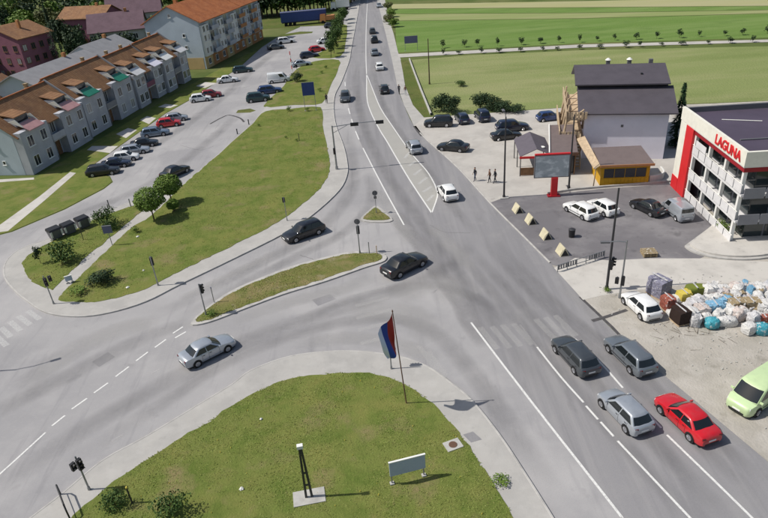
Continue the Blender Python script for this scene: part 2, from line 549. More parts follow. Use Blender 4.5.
def ribbon(name, pts, w, z, mat, h=0.0, parent=None):
    """strip of width w along a line; with h it is a raised kerb with a bevelled edge"""
    a, b = offset_line(pts, w / 2), offset_line(pts, -w / 2)
    m = MB()
    n = len(pts)
    if h:
        a2, b2 = offset_line(pts, w / 2 - .025), offset_line(pts, -w / 2 + .025)
        rows = [[(x, y, z) for x, y in a], [(x, y, z + h - .025) for x, y in a], [(x, y, z + h) for x, y in a2],
                [(x, y, z + h) for x, y in b2], [(x, y, z + h - .025) for x, y in b], [(x, y, z) for x, y in b]]
        fs = []
        for r in range(5):
            fs += [(r * n + i, (r + 1) * n + i, (r + 1) * n + i + 1, r * n + i + 1) for i in range(n - 1)]
        m.add([p for r in rows for p in r], fs)
    else:
        m.add([(x, y, z) for x, y in a] + [(x, y, z) for x, y in b], [(i, n + i, n + i + 1, i + 1) for i in range(n - 1)])
    return m.build(name, mat, parent)


def film(name, pts, w, z, mat):
    """thin soft-edged film: rubber, dust"""
    offs = (w / 2, w / 4, 0, -w / 4, -w / 2)
    al = (0, .75, 1, .75, 0)
    n = len(pts)
    m = MB()
    for o_ in offs:
        m.v += [(x, y, z) for x, y in offset_line(pts, o_)]
    m.f = [(r * n + i, (r + 1) * n + i, (r + 1) * n + i + 1, r * n + i + 1) for r in range(4) for i in range(n - 1)]
    m.mi = [0] * len(m.f)
    me = m.mesh(name, mat)
    at_ = me.attributes.new('film', 'FLOAT', 'POINT')
    vals = []
    for a in al:
        for i in range(n):
            vals.append(a * min(1, i / max(1, n * .18), (n - 1 - i) / max(1, n * .18)))
    at_.data.foreach_set('value', vals)
    return struct(obj(name, me))


def dashes(pts, on, off):
    """cut a line into dashes"""
    segs, cur, pos = [], [], 0.0
    P = [Vector(p) for p in pts]
    for a, b in zip(P[:-1], P[1:]):
        L = (b - a).length
        k = max(1, int(L / 0.25))
        for i in range(k):
            q = a.lerp(b, i / k)
            if (pos + L * i / k) % (on + off) < on:
                cur.append((q.x, q.y))
            else:
                if len(cur) > 1:
                    segs.append(cur)
                cur = []
        pos += L
    if len(cur) > 1:
        segs.append(cur)
    return segs

# ------------------------------------------------------------------ ground, roads, pavements, fields
gm = MB()
NG = 24
for iy in range(NG + 1):
    for ix in range(NG + 1):
        gm.v.append((-1500 + 3000 * ix / NG, -200 + 3000 * iy / NG, -0.04))
gm.f = [(iy * (NG + 1) + ix, iy * (NG + 1) + ix + 1, (iy + 1) * (NG + 1) + ix + 1, (iy + 1) * (NG + 1) + ix) for iy in range(NG) for ix in range(NG)]
struct(gm.build('ground', 'terrain'))

# the whole carriageway: main road, side road and the access road with its parking
ROAD_R = smooth_line([(5.11, 250.19), (5.28, 213.10), (5.37, 177.19), (5.39, 145.51), (5.21, 122.77), (5.62, 108.54), (6.37, 96.31), (8.01, 87.75), (10.58, 77.14), (12.62, 65.61), (14.51, 56.54), (15.71, 50.79), (16.68, 44.60), (17.99, 38.47), (19.12, 34.74), (20.29, 31.17), (21.92, 26.04), (23.60, 20.56)], 3)
road = [(22, 520), (12, 380)] + ROAD_R + [(20.19, 15.69), (-34.62, 20.01), (-66.05, 56.78), (-55.79, 63.02), (-44.72, 67.66), (-43.58, 68.24), (-39.55, 73.81), (-36.72, 79.84), (-36.31, 82.21), (-37.57, 84.70), (-40.48, 86.87), (-41.91, 89.60), (-40.02, 101.53), (-37.88, 115.24), (-35.31, 124.05), (-34.72, 127.62), (-31.68, 141.88), (-29.85, 151.14), (-27.71, 174.23), (-25.33, 186.29), (-19.78, 202.20), (-20.23, 208.03), (-8.24, 204.00), (-4.21, 255.96)] + [(-6, 380), (0, 520)]
struct(slab('road', road, 0, 0.0, 'asphalt_old'))

# newer, darker surface of the main road
main_l = smooth_line([(-1.49, 232.86), (-3.74, 164.34), (-4.13, 149.10), (-4.65, 135.38), (-4.69, 122.08), (-3.80, 106.91), (-2.61, 94.61), (-1.75, 87.92), (0.44, 73.82), (2.48, 61.73), (4.01, 56.37), (4.97, 51.00), (6.29, 46.29), (6.77, 42.71), (9.31, 32.95), (11.83, 23.84), (13.59, 17.14)], 3)
struct(slab('main_road_surface', [(0.2, 520), (-4.6, 380)] + main_l + list(reversed([p for p in ROAD_R])) + [(11.5, 380), (21, 520)], 0, 0.004, 'asphalt_main'))

# lines
def line(name, pts, w=0.14, mat='road_paint', sm=3, z=0.009):
    return struct(ribbon(name, smooth_line(pts, sm) if sm else pts, w, z, mat))

line('lane_line', [(6.76, 42.63), (9.31, 32.95), (11.83, 23.84), (12.04, 23.01), (12.64, 20.67)], 0.16)
line('lane_line', [(-1.75, 87.92), (0.44, 73.82), (2.48, 61.73)], 0.16)
line('lane_line', [(1.69, 252.31), (0.78, 217.67), (-0.02, 178.10), (-0.45, 147.71), (-0.52, 133.95), (-0.75, 116.47), (-0.35, 107.15), (0.86, 96.47), (1.84, 89.94), (2.89, 82.39), (4.16, 73.70), (5.77, 64.20)], 0.17)
line('lane_line', [(-0.52, 133.95), (0.49, 120.44), (1.49, 107.86), (3.08, 96.66), (4.18, 89.36), (5.32, 82.50), (6.41, 77.35), (6.91, 73.45), (7.05, 70.54), (6.88, 68.46), (5.77, 64.20)], 0.15)
for pts in ([(-4.98, 128.53), (-4.87, 125.24)], [(-4.70, 122.85), (-4.53, 119.06)], [(-4.10, 109.46), (-3.79, 105.71)], [(-3.51, 102.75), (-3.22, 99.37)], [(-2.85, 96.16), (-2.32, 91.89)]):
    line('lane_dash', pts, 0.16, sm=0)
line('lane_line', [(11.25, 38.72), (12.03, 35.17), (12.83, 32.28)], 0.15)
line('lane_dash', [(12.88, 31.93), (13.25, 30.59)], 0.15, sm=0)
line('lane_dash', [(13.34, 30.35), (13.72, 29.01)], 0.15, sm=0)
line('lane_line', [(13.83, 28.61), (14.92, 25.09), (15.68, 22.67), (16.52, 20.03)], 0.15)
line('lane_line', [(10.62, 41.75), (10.94, 40.33), (11.25, 38.72)], 0.15, 'road_paint_worn')
line('lane_line', [(14.39, 39.33), (15.24, 36.73), (15.94, 33.40)], 0.15)
line('lane_dash', [(16.05, 32.81), (16.45, 31.47)], 0.15, sm=0)
line('lane_dash', [(16.60, 30.84), (16.95, 29.40)], 0.15, sm=0)
line('lane_line', [(17.04, 28.78), (18.16, 25.06), (18.94, 22.36), (19.59, 19.99)], 0.15)
line('lane_line', [(13.85, 41.30), (14.13, 40.30), (14.39, 39.33)], 0.15, 'road_paint_worn')
# hatching in the painted island
for a, b in (([(4.86, 84.64)], [(3.93, 82.43)]), ([(5.33, 80.93)], [(4.32, 79.27)]), ([(5.86, 77.83)], [(4.72, 75.95)]), ([(6.29, 74.76)], [(5.04, 72.86)]), ([(6.54, 71.75)], [(5.36, 70.27)]), ([(6.51, 69.13)], [(5.57, 67.56)])):
    line('hatch_bar', [a[0], b[0]], 0.38, 'road_paint_mid', 0)
# pedestrian crossing over the main road (worn)
crossing = [(7.75, 40.36), (8.71, 40.36), (9.61, 40.44), (10.51, 40.52), (12.44, 40.87), (13.29, 41.03), (14.14, 41.19)]
for x, y in crossing:
    line('crossing_bar', [(x + .46, y - 1.5), (x - .38, y + 1.5)], 0.5, 'road_paint_worn', 0)
# crossing over the mouth of the side road (nearly worn off)
for x, y in [(-1.51, 48.96), (-1.37, 46.93), (-1.24, 45.02), (-1.12, 43.23), (-0.92, 41.39)]:
    line('crossing_bar', [(x - 1.5, y - .45), (x + 1.5, y + .45)], 0.45, 'road_paint_worn', 0)
for x, y in [(2.70, 38.58), (3.38, 37.76)]:
    line('crossing_bar', [(x - .5, y + 1.5), (x + .5, y - 1.6)], 0.4, 'road_paint_worn', 0)
# crossing over the side road at the left
for a, b in zip([(-33.43, 50.10), (-33.95, 49.35), (-34.36, 48.53), (-34.74, 47.64), (-34.54, 46.33)], [(-31.59, 48.46), (-32.09, 47.66), (-32.56, 46.81), (-33.05, 45.98), (-32.76, 44.65)]):
    line('crossing_bar', [a, b], 0.5, 'road_paint_mid', 0)
# centre line of the side road
line('lane_line', [(-27.36, 27.48), (-26.13, 30.03), (-24.68, 33.59)], 0.14)
for pts in ([(-24.49, 34.21), (-23.96, 35.20)], [(-23.72, 35.83), (-23.00, 36.91)], [(-22.68, 37.48), (-21.98, 38.54)], [(-21.63, 39.24), (-20.94, 40.38)], [(-20.58, 41.06), (-19.93, 42.15)], [(-19.51, 42.70), (-18.86, 43.72)], [(-18.48, 44.54), (-17.83, 45.42)], [(-18.13, 43.83), (-17.38, 44.62)]):
    line('lane_dash', pts, 0.15, sm=0)
for pts in ([(-19.54, 32.23), (-18.90, 32.81)], [(-18.77, 39.21), (-18.29, 39.76)]):
    line('lane_dash', pts, 0.14, 'road_paint_worn', sm=0)
# old trench cut and cracks on the right verge and along the kerbs, tyre marks
struct(ribbon('trench_patch', [(16.58, 45.09), (17.23, 42.40), (17.70, 40.49), (18.03, 38.59)], 0.26, 0.013, 'asphalt_patch'))
struct(ribbon('trench_patch', [(16.44, 41.50), (17.71, 41.89), (19.71, 42.63)], 0.34, 0.017, 'asphalt_patch'))
struct(ribbon('tar_seam', [(6.45, 96.29), (6.78, 93.68), (7.16, 91.16)], 0.5, 0.016, 'asphalt_patch'))
# soft surface films: rubber where traffic turns and queues, dust where it does not run
for pts, w in (([(-21.22, 47.23), (-16.66, 51.25), (-12.33, 55.93), (-7.77, 60.90), (-4.66, 67.56), (-3.16, 75.24), (-3.64, 87.50), (-4.76, 102.52)], 1.5), ([(-18.74, 46.27), (-13.89, 51.73), (-8.54, 56.77), (-3.98, 61.19), (-0.86, 69.12), (-1.56, 79.84)], 1.2), ([(-30.28, 35.46), (-26.05, 39.39), (-21.13, 43.95), (-16.60, 46.58)], 1.6), ([(-26.38, 27.98), (-22.17, 33.36), (-16.48, 38.81), (-10.85, 43.28), (-5.07, 45.88), (1.22, 48.55), (6.83, 52.81), (9.14, 58.16)], 1.6),
               ([(-22.17, 29.96), (-17.14, 35.52), (-12.83, 40.20), (-6.66, 43.42), (-0.74, 44.35), (3.29, 42.05), (5.72, 36.64), (7.80, 29.35), (9.01, 24.53)], 1.3), ([(-9.22, 43.77), (-3.33, 47.55), (3.10, 49.13), (8.06, 45.87), (11.32, 38.08)], 1.1),
               ([(7.01, 56.30), (9.76, 45.62), (11.89, 36.80), (14.01, 28.68), (15.85, 21.89)], 1.0), ([(8.16, 57.20), (11.10, 45.74), (13.33, 37.09), (15.63, 29.55), (17.92, 21.69)], 1.0), ([(10.04, 57.32), (13.13, 45.12), (15.73, 37.51), (17.85, 30.49), (19.99, 23.46)], .9), ([(11.24, 57.11), (14.12, 44.98), (16.69, 37.63), (19.11, 30.07), (21.06, 24.33)], .9),
               ([(0.91, 147.20), (1.17, 124.08), (3.11, 100.39), (5.97, 81.18), (8.02, 67.36), (10.04, 57.32)], 1.0), ([(-2.51, 148.49), (-2.76, 121.47), (-1.19, 96.24), (1.08, 78.52), (3.64, 65.41), (6.36, 52.89), (8.90, 41.29), (11.06, 31.75)], 1.2), ([(-37.15, 87.72), (-35.12, 95.93), (-31.77, 108.68), (-28.76, 125.79), (-25.19, 154.81), (-20.64, 178.27)], 1.8), ([(-40.48, 68.74), (-34.30, 75.09), (-29.85, 82.30), (-26.03, 97.55), (-23.12, 114.94)], 1.6)):
    film('rubber_film', smooth_line(pts, 6), w * 1.5, 0.0062, 'film_rubber')
for pts, w in (([(0.68, 46.96), (3.10, 49.13), (5.45, 48.77), (6.07, 45.37)], 4.0), ([(-3.31, 44.41), (-0.87, 45.59), (1.83, 44.44), (3.94, 40.60)], 3.5), ([(-13.77, 45.58), (-8.77, 48.02), (-4.27, 49.38), (-0.98, 51.57)], 2.2), ([(-0.79, 72.15), (0.56, 68.84), (2.04, 61.81), (2.98, 56.98)], 2.0), ([(-28.80, 38.55), (-26.70, 43.03), (-23.40, 45.71), (-20.11, 46.46)], 3.0), ([(-8.18, 41.54), (-3.29, 41.84), (0.72, 40.37), (3.62, 37.85)], 2.0),
               ([(5.27, 61.23), (6.81, 56.33), (8.42, 50.64)], 2.0), ([(18.49, 36.79), (19.96, 31.89), (21.89, 26.83)], 1.6), ([(15.45, 47.24), (17.20, 41.82), (18.62, 37.14)], 1.4), ([(-19.18, 49.88), (-15.21, 53.81), (-10.74, 58.22)], 1.5)):
    film('dust_film', smooth_line(pts, 6), w, 0.0072, 'film_dust')
film('surface_joint', smooth_line([(2.02, 65.18), (2.48, 61.73), (4.01, 56.37), (4.97, 51.00), (6.29, 46.29), (6.77, 42.71), (7.69, 39.19)], 8), 2.2, 0.0054, 'film_edge')
for pts in ([(-8.54, 56.77), (-6.60, 55.00), (-6.07, 52.37)], [(5.27, 61.23), (6.66, 59.29), (9.21, 58.61)], [(-30.48, 96.22), (-26.63, 92.98), (-24.76, 94.36)]):
    struct(ribbon('crack', [(x + .15 * noise.noise((x * 3, y * 3, 1)), y + .15 * noise.noise((x * 3, y * 3, 7))) for x, y in smooth_line(pts, 8)], 0.035, 0.0066, 'asphalt_patch'))
for nm, pts in (('road_patch', [(-6.78, 48.05), (-5.17, 48.82), (-4.60, 47.90), (-6.18, 46.99)]), ('road_patch', [(12.18, 51.94), (12.69, 49.97), (13.58, 50.19), (13.01, 52.19)]), ('road_patch', [(-24.27, 41.40), (-23.38, 42.60), (-22.54, 41.83), (-23.43, 40.66)]), ('road_patch', [(11.39, 26.50), (11.80, 25.40), (12.37, 25.50), (11.97, 26.60)])):
    struct(slab(nm, pts, 0, 0.0058, 'asphalt_main'))
# painted island between the carriageways is a paler surface
struct(slab('island_surface', [(-0.52, 130.42), (-0.72, 116.45), (-0.29, 107.14), (0.91, 96.46), (1.88, 89.93), (2.94, 82.38), (4.20, 73.69), (5.80, 64.46), (6.85, 68.47), (7.00, 70.55), (6.86, 73.46), (6.36, 77.36), (5.27, 82.52), (4.12, 89.38), (3.02, 96.68), (1.42, 107.88), (0.42, 120.47)], 0, 0.0048, 'asphalt_pale'))
struct(ribbon('road_seam', smooth_line([(-27.83, 106.47), (-27.03, 108.57), (-26.41, 109.89), (-25.39, 111.13), (-23.03, 108.66), (-21.92, 106.03)], 3), 0.35, 0.006, 'asphalt_patch'))

# ---- pavements with kerbs
KERB_W = smooth_line([(-1.18, 254.09), (-1.66, 232.96), (-3.84, 164.38), (-4.24, 149.14), (-5.68, 129.18), (-6.73, 119.01), (-6.67, 108.95), (-6.01, 99.58), (-4.70, 89.96), (-4.02, 82.67), (-3.96, 77.82), (-4.90, 72.67), (-7.76, 66.22), (-10.69, 61.90), (-15.54, 56.87), (-19.85, 52.64), (-22.38, 50.01), (-25.26, 48.60), (-28.09, 48.36), (-31.39, 49.48), (-34.56, 52.15), (-36.96, 54.58), (-39.01, 57.15), (-40.43, 60.38), (-40.23, 63.31), (-37.95, 65.46), (-35.04, 70.49), (-30.99, 74.75)], 4)
west = [(-3.4, 380)] + KERB_W + [(-27.66, 77.64), (-26.03, 77.98), (-23.24, 90.40), (-20.24, 105.01), (-19.33, 112.56), (-18.95, 118.45), (-17.14, 130.86), (-16.19, 144.19), (-13.77, 155.56), (-10.30, 164.46), (-9.72, 176.46), (-8.76, 200.52), (-5.44, 200.74), (-4.76, 229.86), (-3.45, 255.49)] + [(-7.5, 380)]
struct(slab('west_pavement', west, -0.1, 0.12, 'pavement'))
struct(ribbon('kerb', KERB_W, 0.16, 0.0, 'kerb_stone', 0.135))

lawn_a = smooth_line([(-18.80, 111.15), (-14.55, 111.51), (-9.03, 111.01), (-8.25, 100.71), (-7.53, 93.43), (-6.38, 82.82), (-6.67, 76.32), (-8.41, 70.91), (-10.77, 66.24), (-13.62, 62.41), (-18.83, 56.87), (-21.27, 54.18), (-23.02, 52.21), (-25.41, 50.97), (-28.20, 50.61), (-30.31, 51.17), (-31.28, 52.01), (-30.61, 56.23), (-29.73, 61.54), (-28.93, 66.14), (-27.20, 69.87), (-25.95, 77.62), (-23.15, 89.95), (-20.16, 104.42)], 3, True)
lawn_b = smooth_line([(-32.96, 53.71), (-35.74, 55.85), (-37.87, 58.81), (-38.52, 61.53), (-37.39, 64.14), (-34.55, 69.15), (-32.43, 71.43), (-30.36, 73.10), (-28.80, 72.50), (-29.90, 67.36), (-30.84, 63.01), (-31.79, 59.32), (-32.44, 54.00)], 3, True)
lawn_c = smooth_line([(-19.63, 114.92), (-17.35, 128.87), (-16.10, 143.17), (-12.15, 150.49), (-6.68, 149.52), (-6.84, 137.99), (-7.87, 124.63), (-8.93, 113.58), (-13.86, 113.90)], 3, True)
lawn_d = smooth_line([(-13.53, 155.46), (-10.02, 163.71), (-9.62, 173.55), (-8.41, 198.53), (-5.55, 197.14), (-5.39, 174.58), (-6.53, 153.34)], 3, True)
lawn_s = smooth_line([(-19.65, 26.16), (-18.08, 28.48), (-16.04, 30.62), (-13.61, 32.74), (-11.05, 35.23), (-8.58, 36.91), (-6.28, 37.37), (-4.01, 37.38), (-1.74, 36.99), (-0.34, 36.40), (1.26, 35.05), (2.59, 33.25), (3.47, 31.37), (4.47, 28.96), (5.22, 26.60), (5.66, 25.17), (6.03, 23.58), (6.40, 20.93)], 3) + [(5.42, 16.85), (-21.17, 18.95), (-21.45, 22.79)]
lawn_t = smooth_line([(-16.81, 45.92), (-16.26, 47.48), (-14.39, 50.20), (-11.25, 52.62), (-8.63, 54.17), (-5.81, 55.28), (-3.45, 55.92), (-1.37, 55.68), (-0.28, 55.19), (-0.31, 54.28), (-2.15, 53.38), (-5.65, 51.46), (-9.48, 49.71), (-12.80, 47.79), (-15.54, 46.13)], 4, True)
lawn_i = smooth_line([(-1.94, 63.94), (-1.17, 65.65), (-0.48, 66.61), (0.19, 65.26), (1.02, 63.39), (-0.33, 63.25)], 3, True)
LAWNS = dict(west_lawn=lawn_a, bin_lawn=lawn_b, upper_lawn=lawn_c, tree_lawn=lawn_d, south_lawn=lawn_s, island_lawn=lawn_t, triangle_lawn=lawn_i)
for nm, pts in LAWNS.items():
    struct(slab(nm, pts, 0.0 if nm != 'triangle_lawn' else -0.02, 0.15, 'lawn_dry' if nm in ('island_lawn', 'triangle_lawn') else 'lawn', wobble=0.2 if nm not in ('triangle_lawn',) else 0.05))
isl_k = smooth_line([(-17.17, 45.60), (-16.48, 47.67), (-14.55, 50.58), (-11.37, 53.05), (-8.67, 54.63), (-5.82, 55.73), (-3.45, 56.39), (-1.26, 56.19), (0.13, 55.23), (0.03, 53.96), (-2.11, 52.89), (-5.63, 51.00), (-9.44, 49.29), (-12.74, 47.37), (-15.62, 45.68)], 4, True)
struct(slab('island_kerb', isl_k, 0, 0.125, 'kerb_stone'))
struct(slab('triangle_kerb', smooth_line([(-2.28, 63.74), (-1.34, 65.95), (-0.46, 67.23), (0.44, 65.62), (1.33, 62.95), (-0.34, 62.75)], 3, True), 0, 0.1, 'pavement'))

KERB_S = smooth_line([(-23.11, 25.10), (-22.26, 26.34), (-21.15, 27.85), (-19.46, 30.44), (-17.22, 32.27), (-14.14, 35.17), (-12.13, 37.05), (-10.85, 38.59), (-8.03, 39.90), (-4.86, 40.13), (-2.48, 39.82), (-1.22, 39.46), (0.77, 38.70), (2.65, 37.26), (4.12, 35.26), (5.32, 33.21), (6.58, 29.75), (7.61, 25.90), (8.31, 23.04), (9.13, 19.56)], 4)
struct(slab('south_pavement', KERB_S + [(7.89, 15.76), (-23.21, 18.15)], -0.1, 0.12, 'pavement'))
struct(ribbon('kerb', KERB_S, 0.16, 0.0, 'kerb_stone', 0.135))

# ---- right side: bare lot, forecourt, paved car park
lot = [(6.37, 96.31), (8.52, 100.57), (9.47, 100.31), (30.31, 99.57), (51.20, 95.80), (88.38, 91.50)] + [(22.52, 13.03), (20.19, 15.69)] + list(reversed([(6.37, 96.31), (8.01, 87.75), (10.58, 77.14), (12.62, 65.61), (14.51, 56.54), (15.71, 50.79), (16.68, 44.60), (17.99, 38.47), (19.12, 34.74), (20.29, 31.17), (21.92, 26.04), (23.60, 20.56)]))[:-1]
struct(slab('bare_lot', lot, 0, 0.010, 'dirt'))
struct(slab('forecourt', smooth_line([(6.37, 96.31), (8.52, 100.57), (9.47, 100.31)], 2) + [(30.31, 99.57), (45.62, 97.44), (43.43, 82.44), (36.76, 68.08), (34.07, 66.80), (25.75, 67.02), (19.31, 66.56), (14.34, 66.69), (12.62, 65.61), (10.58, 77.14), (8.01, 87.75)], 0, 0.016, 'forecourt'))
struct(slab('lane_concrete', [(15.74, 50.22), (18.17, 51.74), (21.17, 50.76), (24.85, 50.54), (29.21, 49.82), (34.82, 48.25), (45.33, 46.53), (43.04, 43.49), (32.65, 44.77), (27.27, 45.76), (21.89, 45.42), (18.27, 45.00), (16.68, 44.60)], 0, 0.016, 'concrete_strip'))
struct(slab('car_park', [(12.62, 65.61), (14.34, 66.69), (19.31, 66.56), (25.75, 67.02), (34.07, 66.80), (36.76, 68.08), (35.05, 62.03), (32.95, 51.65), (29.21, 49.82), (24.85, 50.54), (21.17, 50.76), (18.17, 51.74), (16.33, 50.31), (15.71, 50.79), (14.51, 56.54)], 0, 0.022, 'asphalt_lot'))
KERB_E = smooth_line([(6.99, 92.64), (8.01, 87.75), (10.58, 77.14), (12.62, 65.61), (14.51, 56.54), (15.63, 51.18)], 4)
struct(ribbon('kerb', KERB_E, 0.16, 0.0, 'kerb_stone', 0.10))
struct(ribbon('kerb', [(19.57, 66.65), (22.54, 67.23), (25.84, 67.30), (30.51, 67.24), (35.51, 67.41)], 0.22, 0.0, 'kerb_stone', 0.28))
# pavement strip beside the road further up
PAVE_NE = [(13.5, 520), (9.5, 380)] + [(5.11, 250.19), (5.28, 213.10), (5.37, 177.19), (5.39, 145.51), (5.21, 122.77), (5.62, 108.54), (6.37, 96.31), (8.52, 100.57), (7.15, 108.09), (6.73, 122.27), (7.38, 144.76), (7.23, 153.72), (7.48, 176.24), (7.47, 211.93), (8.00, 248.39)] + [(13.5, 380), (18, 520)]
struct(slab('north_east_pavement', PAVE_NE, 0, 0.014, 'pavement'))

# ---- fields
struct(slab('verge', [(7.27, 144.80), (6.83, 122.24), (7.15, 108.09), (8.33, 100.35), (9.63, 100.27), (9.63, 113.98), (9.56, 143.93)], 0, 0.020, 'grass_rough'))
struct(slab('stubble_field', [(8.91, 144.18), (9.37, 100.90), (30.38, 99.84), (51.44, 96.30), (93.10, 90.02), (121.36, 121.61), (81.56, 130.19), (46.25, 140.34), (22.80, 144.19)], 0, -0.020, 'field_dry'))
struct(slab('field_track', [(6.87, 147.63), (23.05, 145.74), (47.02, 142.82), (83.56, 133.68), (139.05, 120.08), (142.18, 123.11), (84.86, 135.95), (47.98, 145.90), (23.55, 148.93), (7.10, 151.46)], 0, 0.018, 'forecourt'))
struct(slab('green_field', [(6.96, 153.24), (23.82, 150.58), (48.48, 147.48), (85.93, 137.82), (142.98, 123.88), (178.11, 157.86), (101.14, 164.38), (58.15, 178.52), (9.00, 199.14)], 0, -0.016, 'field_green'))
struct(slab('pale_field', [(8.76, 200.21), (58.38, 179.28), (101.51, 165.03), (178.73, 158.47), (183.23, 162.82), (103.80, 169.03), (60.84, 187.17), (9.44, 213.00)], 0, -0.016, 'field_pale'))
struct(slab('clover_field', [(9.18, 214.22), (61.10, 188.00), (104.19, 169.71), (183.89, 163.46), (187.27, 166.72), (107.02, 174.65), (63.79, 196.62), (9.37, 224.28)], 0, -0.016, 'field_green'))
struct(slab('straw_field', [(9.42, 225.43), (64.07, 197.52), (107.44, 175.37), (187.96, 167.39), (200.50, 179.52), (115.02, 188.62), (67.64, 208.98), (9.63, 236.51)], 0, -0.016, 'field_straw'))

# ---- ground around the terrace on the left
struct(slab('terrace_lawn', [(-59.39, 61.83), (-50.80, 65.95), (-44.86, 67.94), (-43.72, 68.53), (-39.68, 74.14), (-36.85, 80.21), (-36.53, 82.44), (-37.66, 84.53), (-40.48, 86.67), (-41.99, 89.61), (-40.11, 101.81), (-37.97, 115.58), (-35.40, 124.45), (-34.81, 128.03), (-31.77, 142.38), (-29.94, 151.70), (-28.27, 170.45), (-30.84, 165.13), (-38.26, 136.89), (-49.09, 86.41), (-78.10, 87.95)], 0, 0.004, 'lawn'))
struct(slab('footpath', [(-46.01, 61.42), (-45.78, 68.37), (-44.24, 68.62), (-44.16, 69.95), (-43.69, 77.25), (-43.32, 87.10), (-44.44, 87.73), (-45.05, 79.16), (-46.45, 68.75), (-48.63, 64.14)], 0, 0.012, 'concrete_strip'))
for pts in ([(-41.10, 95.04), (-40.92, 98.28), (-45.50, 99.38), (-45.60, 97.49)], [(-40.91, 102.26), (-40.34, 106.39), (-42.41, 108.05), (-43.49, 105.02)], [(-39.17, 109.49), (-38.92, 113.02), (-41.08, 114.86), (-41.67, 112.54)], [(-37.98, 119.21), (-36.90, 120.96), (-39.80, 122.51), (-40.66, 120.67)], [(-34.25, 133.06), (-32.45, 136.73), (-35.41, 138.58), (-36.67, 135.51)], [(-55.75, 87.06), (-49.18, 86.62), (-48.81, 85.78), (-55.11, 85.79)]):
    struct(slab('footpath', pts, 0, 0.010, 'concrete_strip'))
struct(slab('verge', [(-24.30, 112.07), (-21.72, 111.66), (-20.79, 112.65), (-22.11, 114.32), (-24.25, 113.96)], 0, 0.008, 'grass_rough'))
struct(slab('verge', [(-25.27, 191.02), (-19.14, 194.01), (-15.22, 192.19), (-15.37, 189.77), (-19.93, 189.41), (-24.02, 187.26)], 0, 0.008, 'grass_rough'))
struct(slab('verge', [(-31.62, 204.22), (-19.85, 203.15), (-8.76, 200.52), (-7.66, 205.63), (-8.70, 222.79), (-21.92, 229.91), (-34.06, 223.05)], 0, 0.008, 'grass_rough'))

# ------------------------------------------------------------------ vehicles
CAR = {
    # length, width, height, bonnet z, belt z, tail z, windscreen base/top x, roof rear x, rear glass base x, wheelbase, wheel r
    'sedan': (4.50, 1.76, 1.44, .80, .93, .99, .95, .20, -.95, -1.62, 2.65, .31),
    'hatch': (4.10, 1.72, 1.48, .82, .94, .98, 1.00, .32, -1.42, -1.88, 2.55, .31),
    'wagon': (4.55, 1.75, 1.49, .82, .94, .98, 1.00, .30, -1.72, -2.12, 2.65, .31),
    'suv':   (4.45, 1.82, 1.70, .98, 1.06, 1.08, 1.05, .45, -1.75, -2.10, 2.65, .35),
    'van':   (4.75, 1.88, 1.96, 1.05, 1.12, 1.15, 1.72, .98, -2.20, -2.32, 2.85, .33),
}
CAR_ME = {}


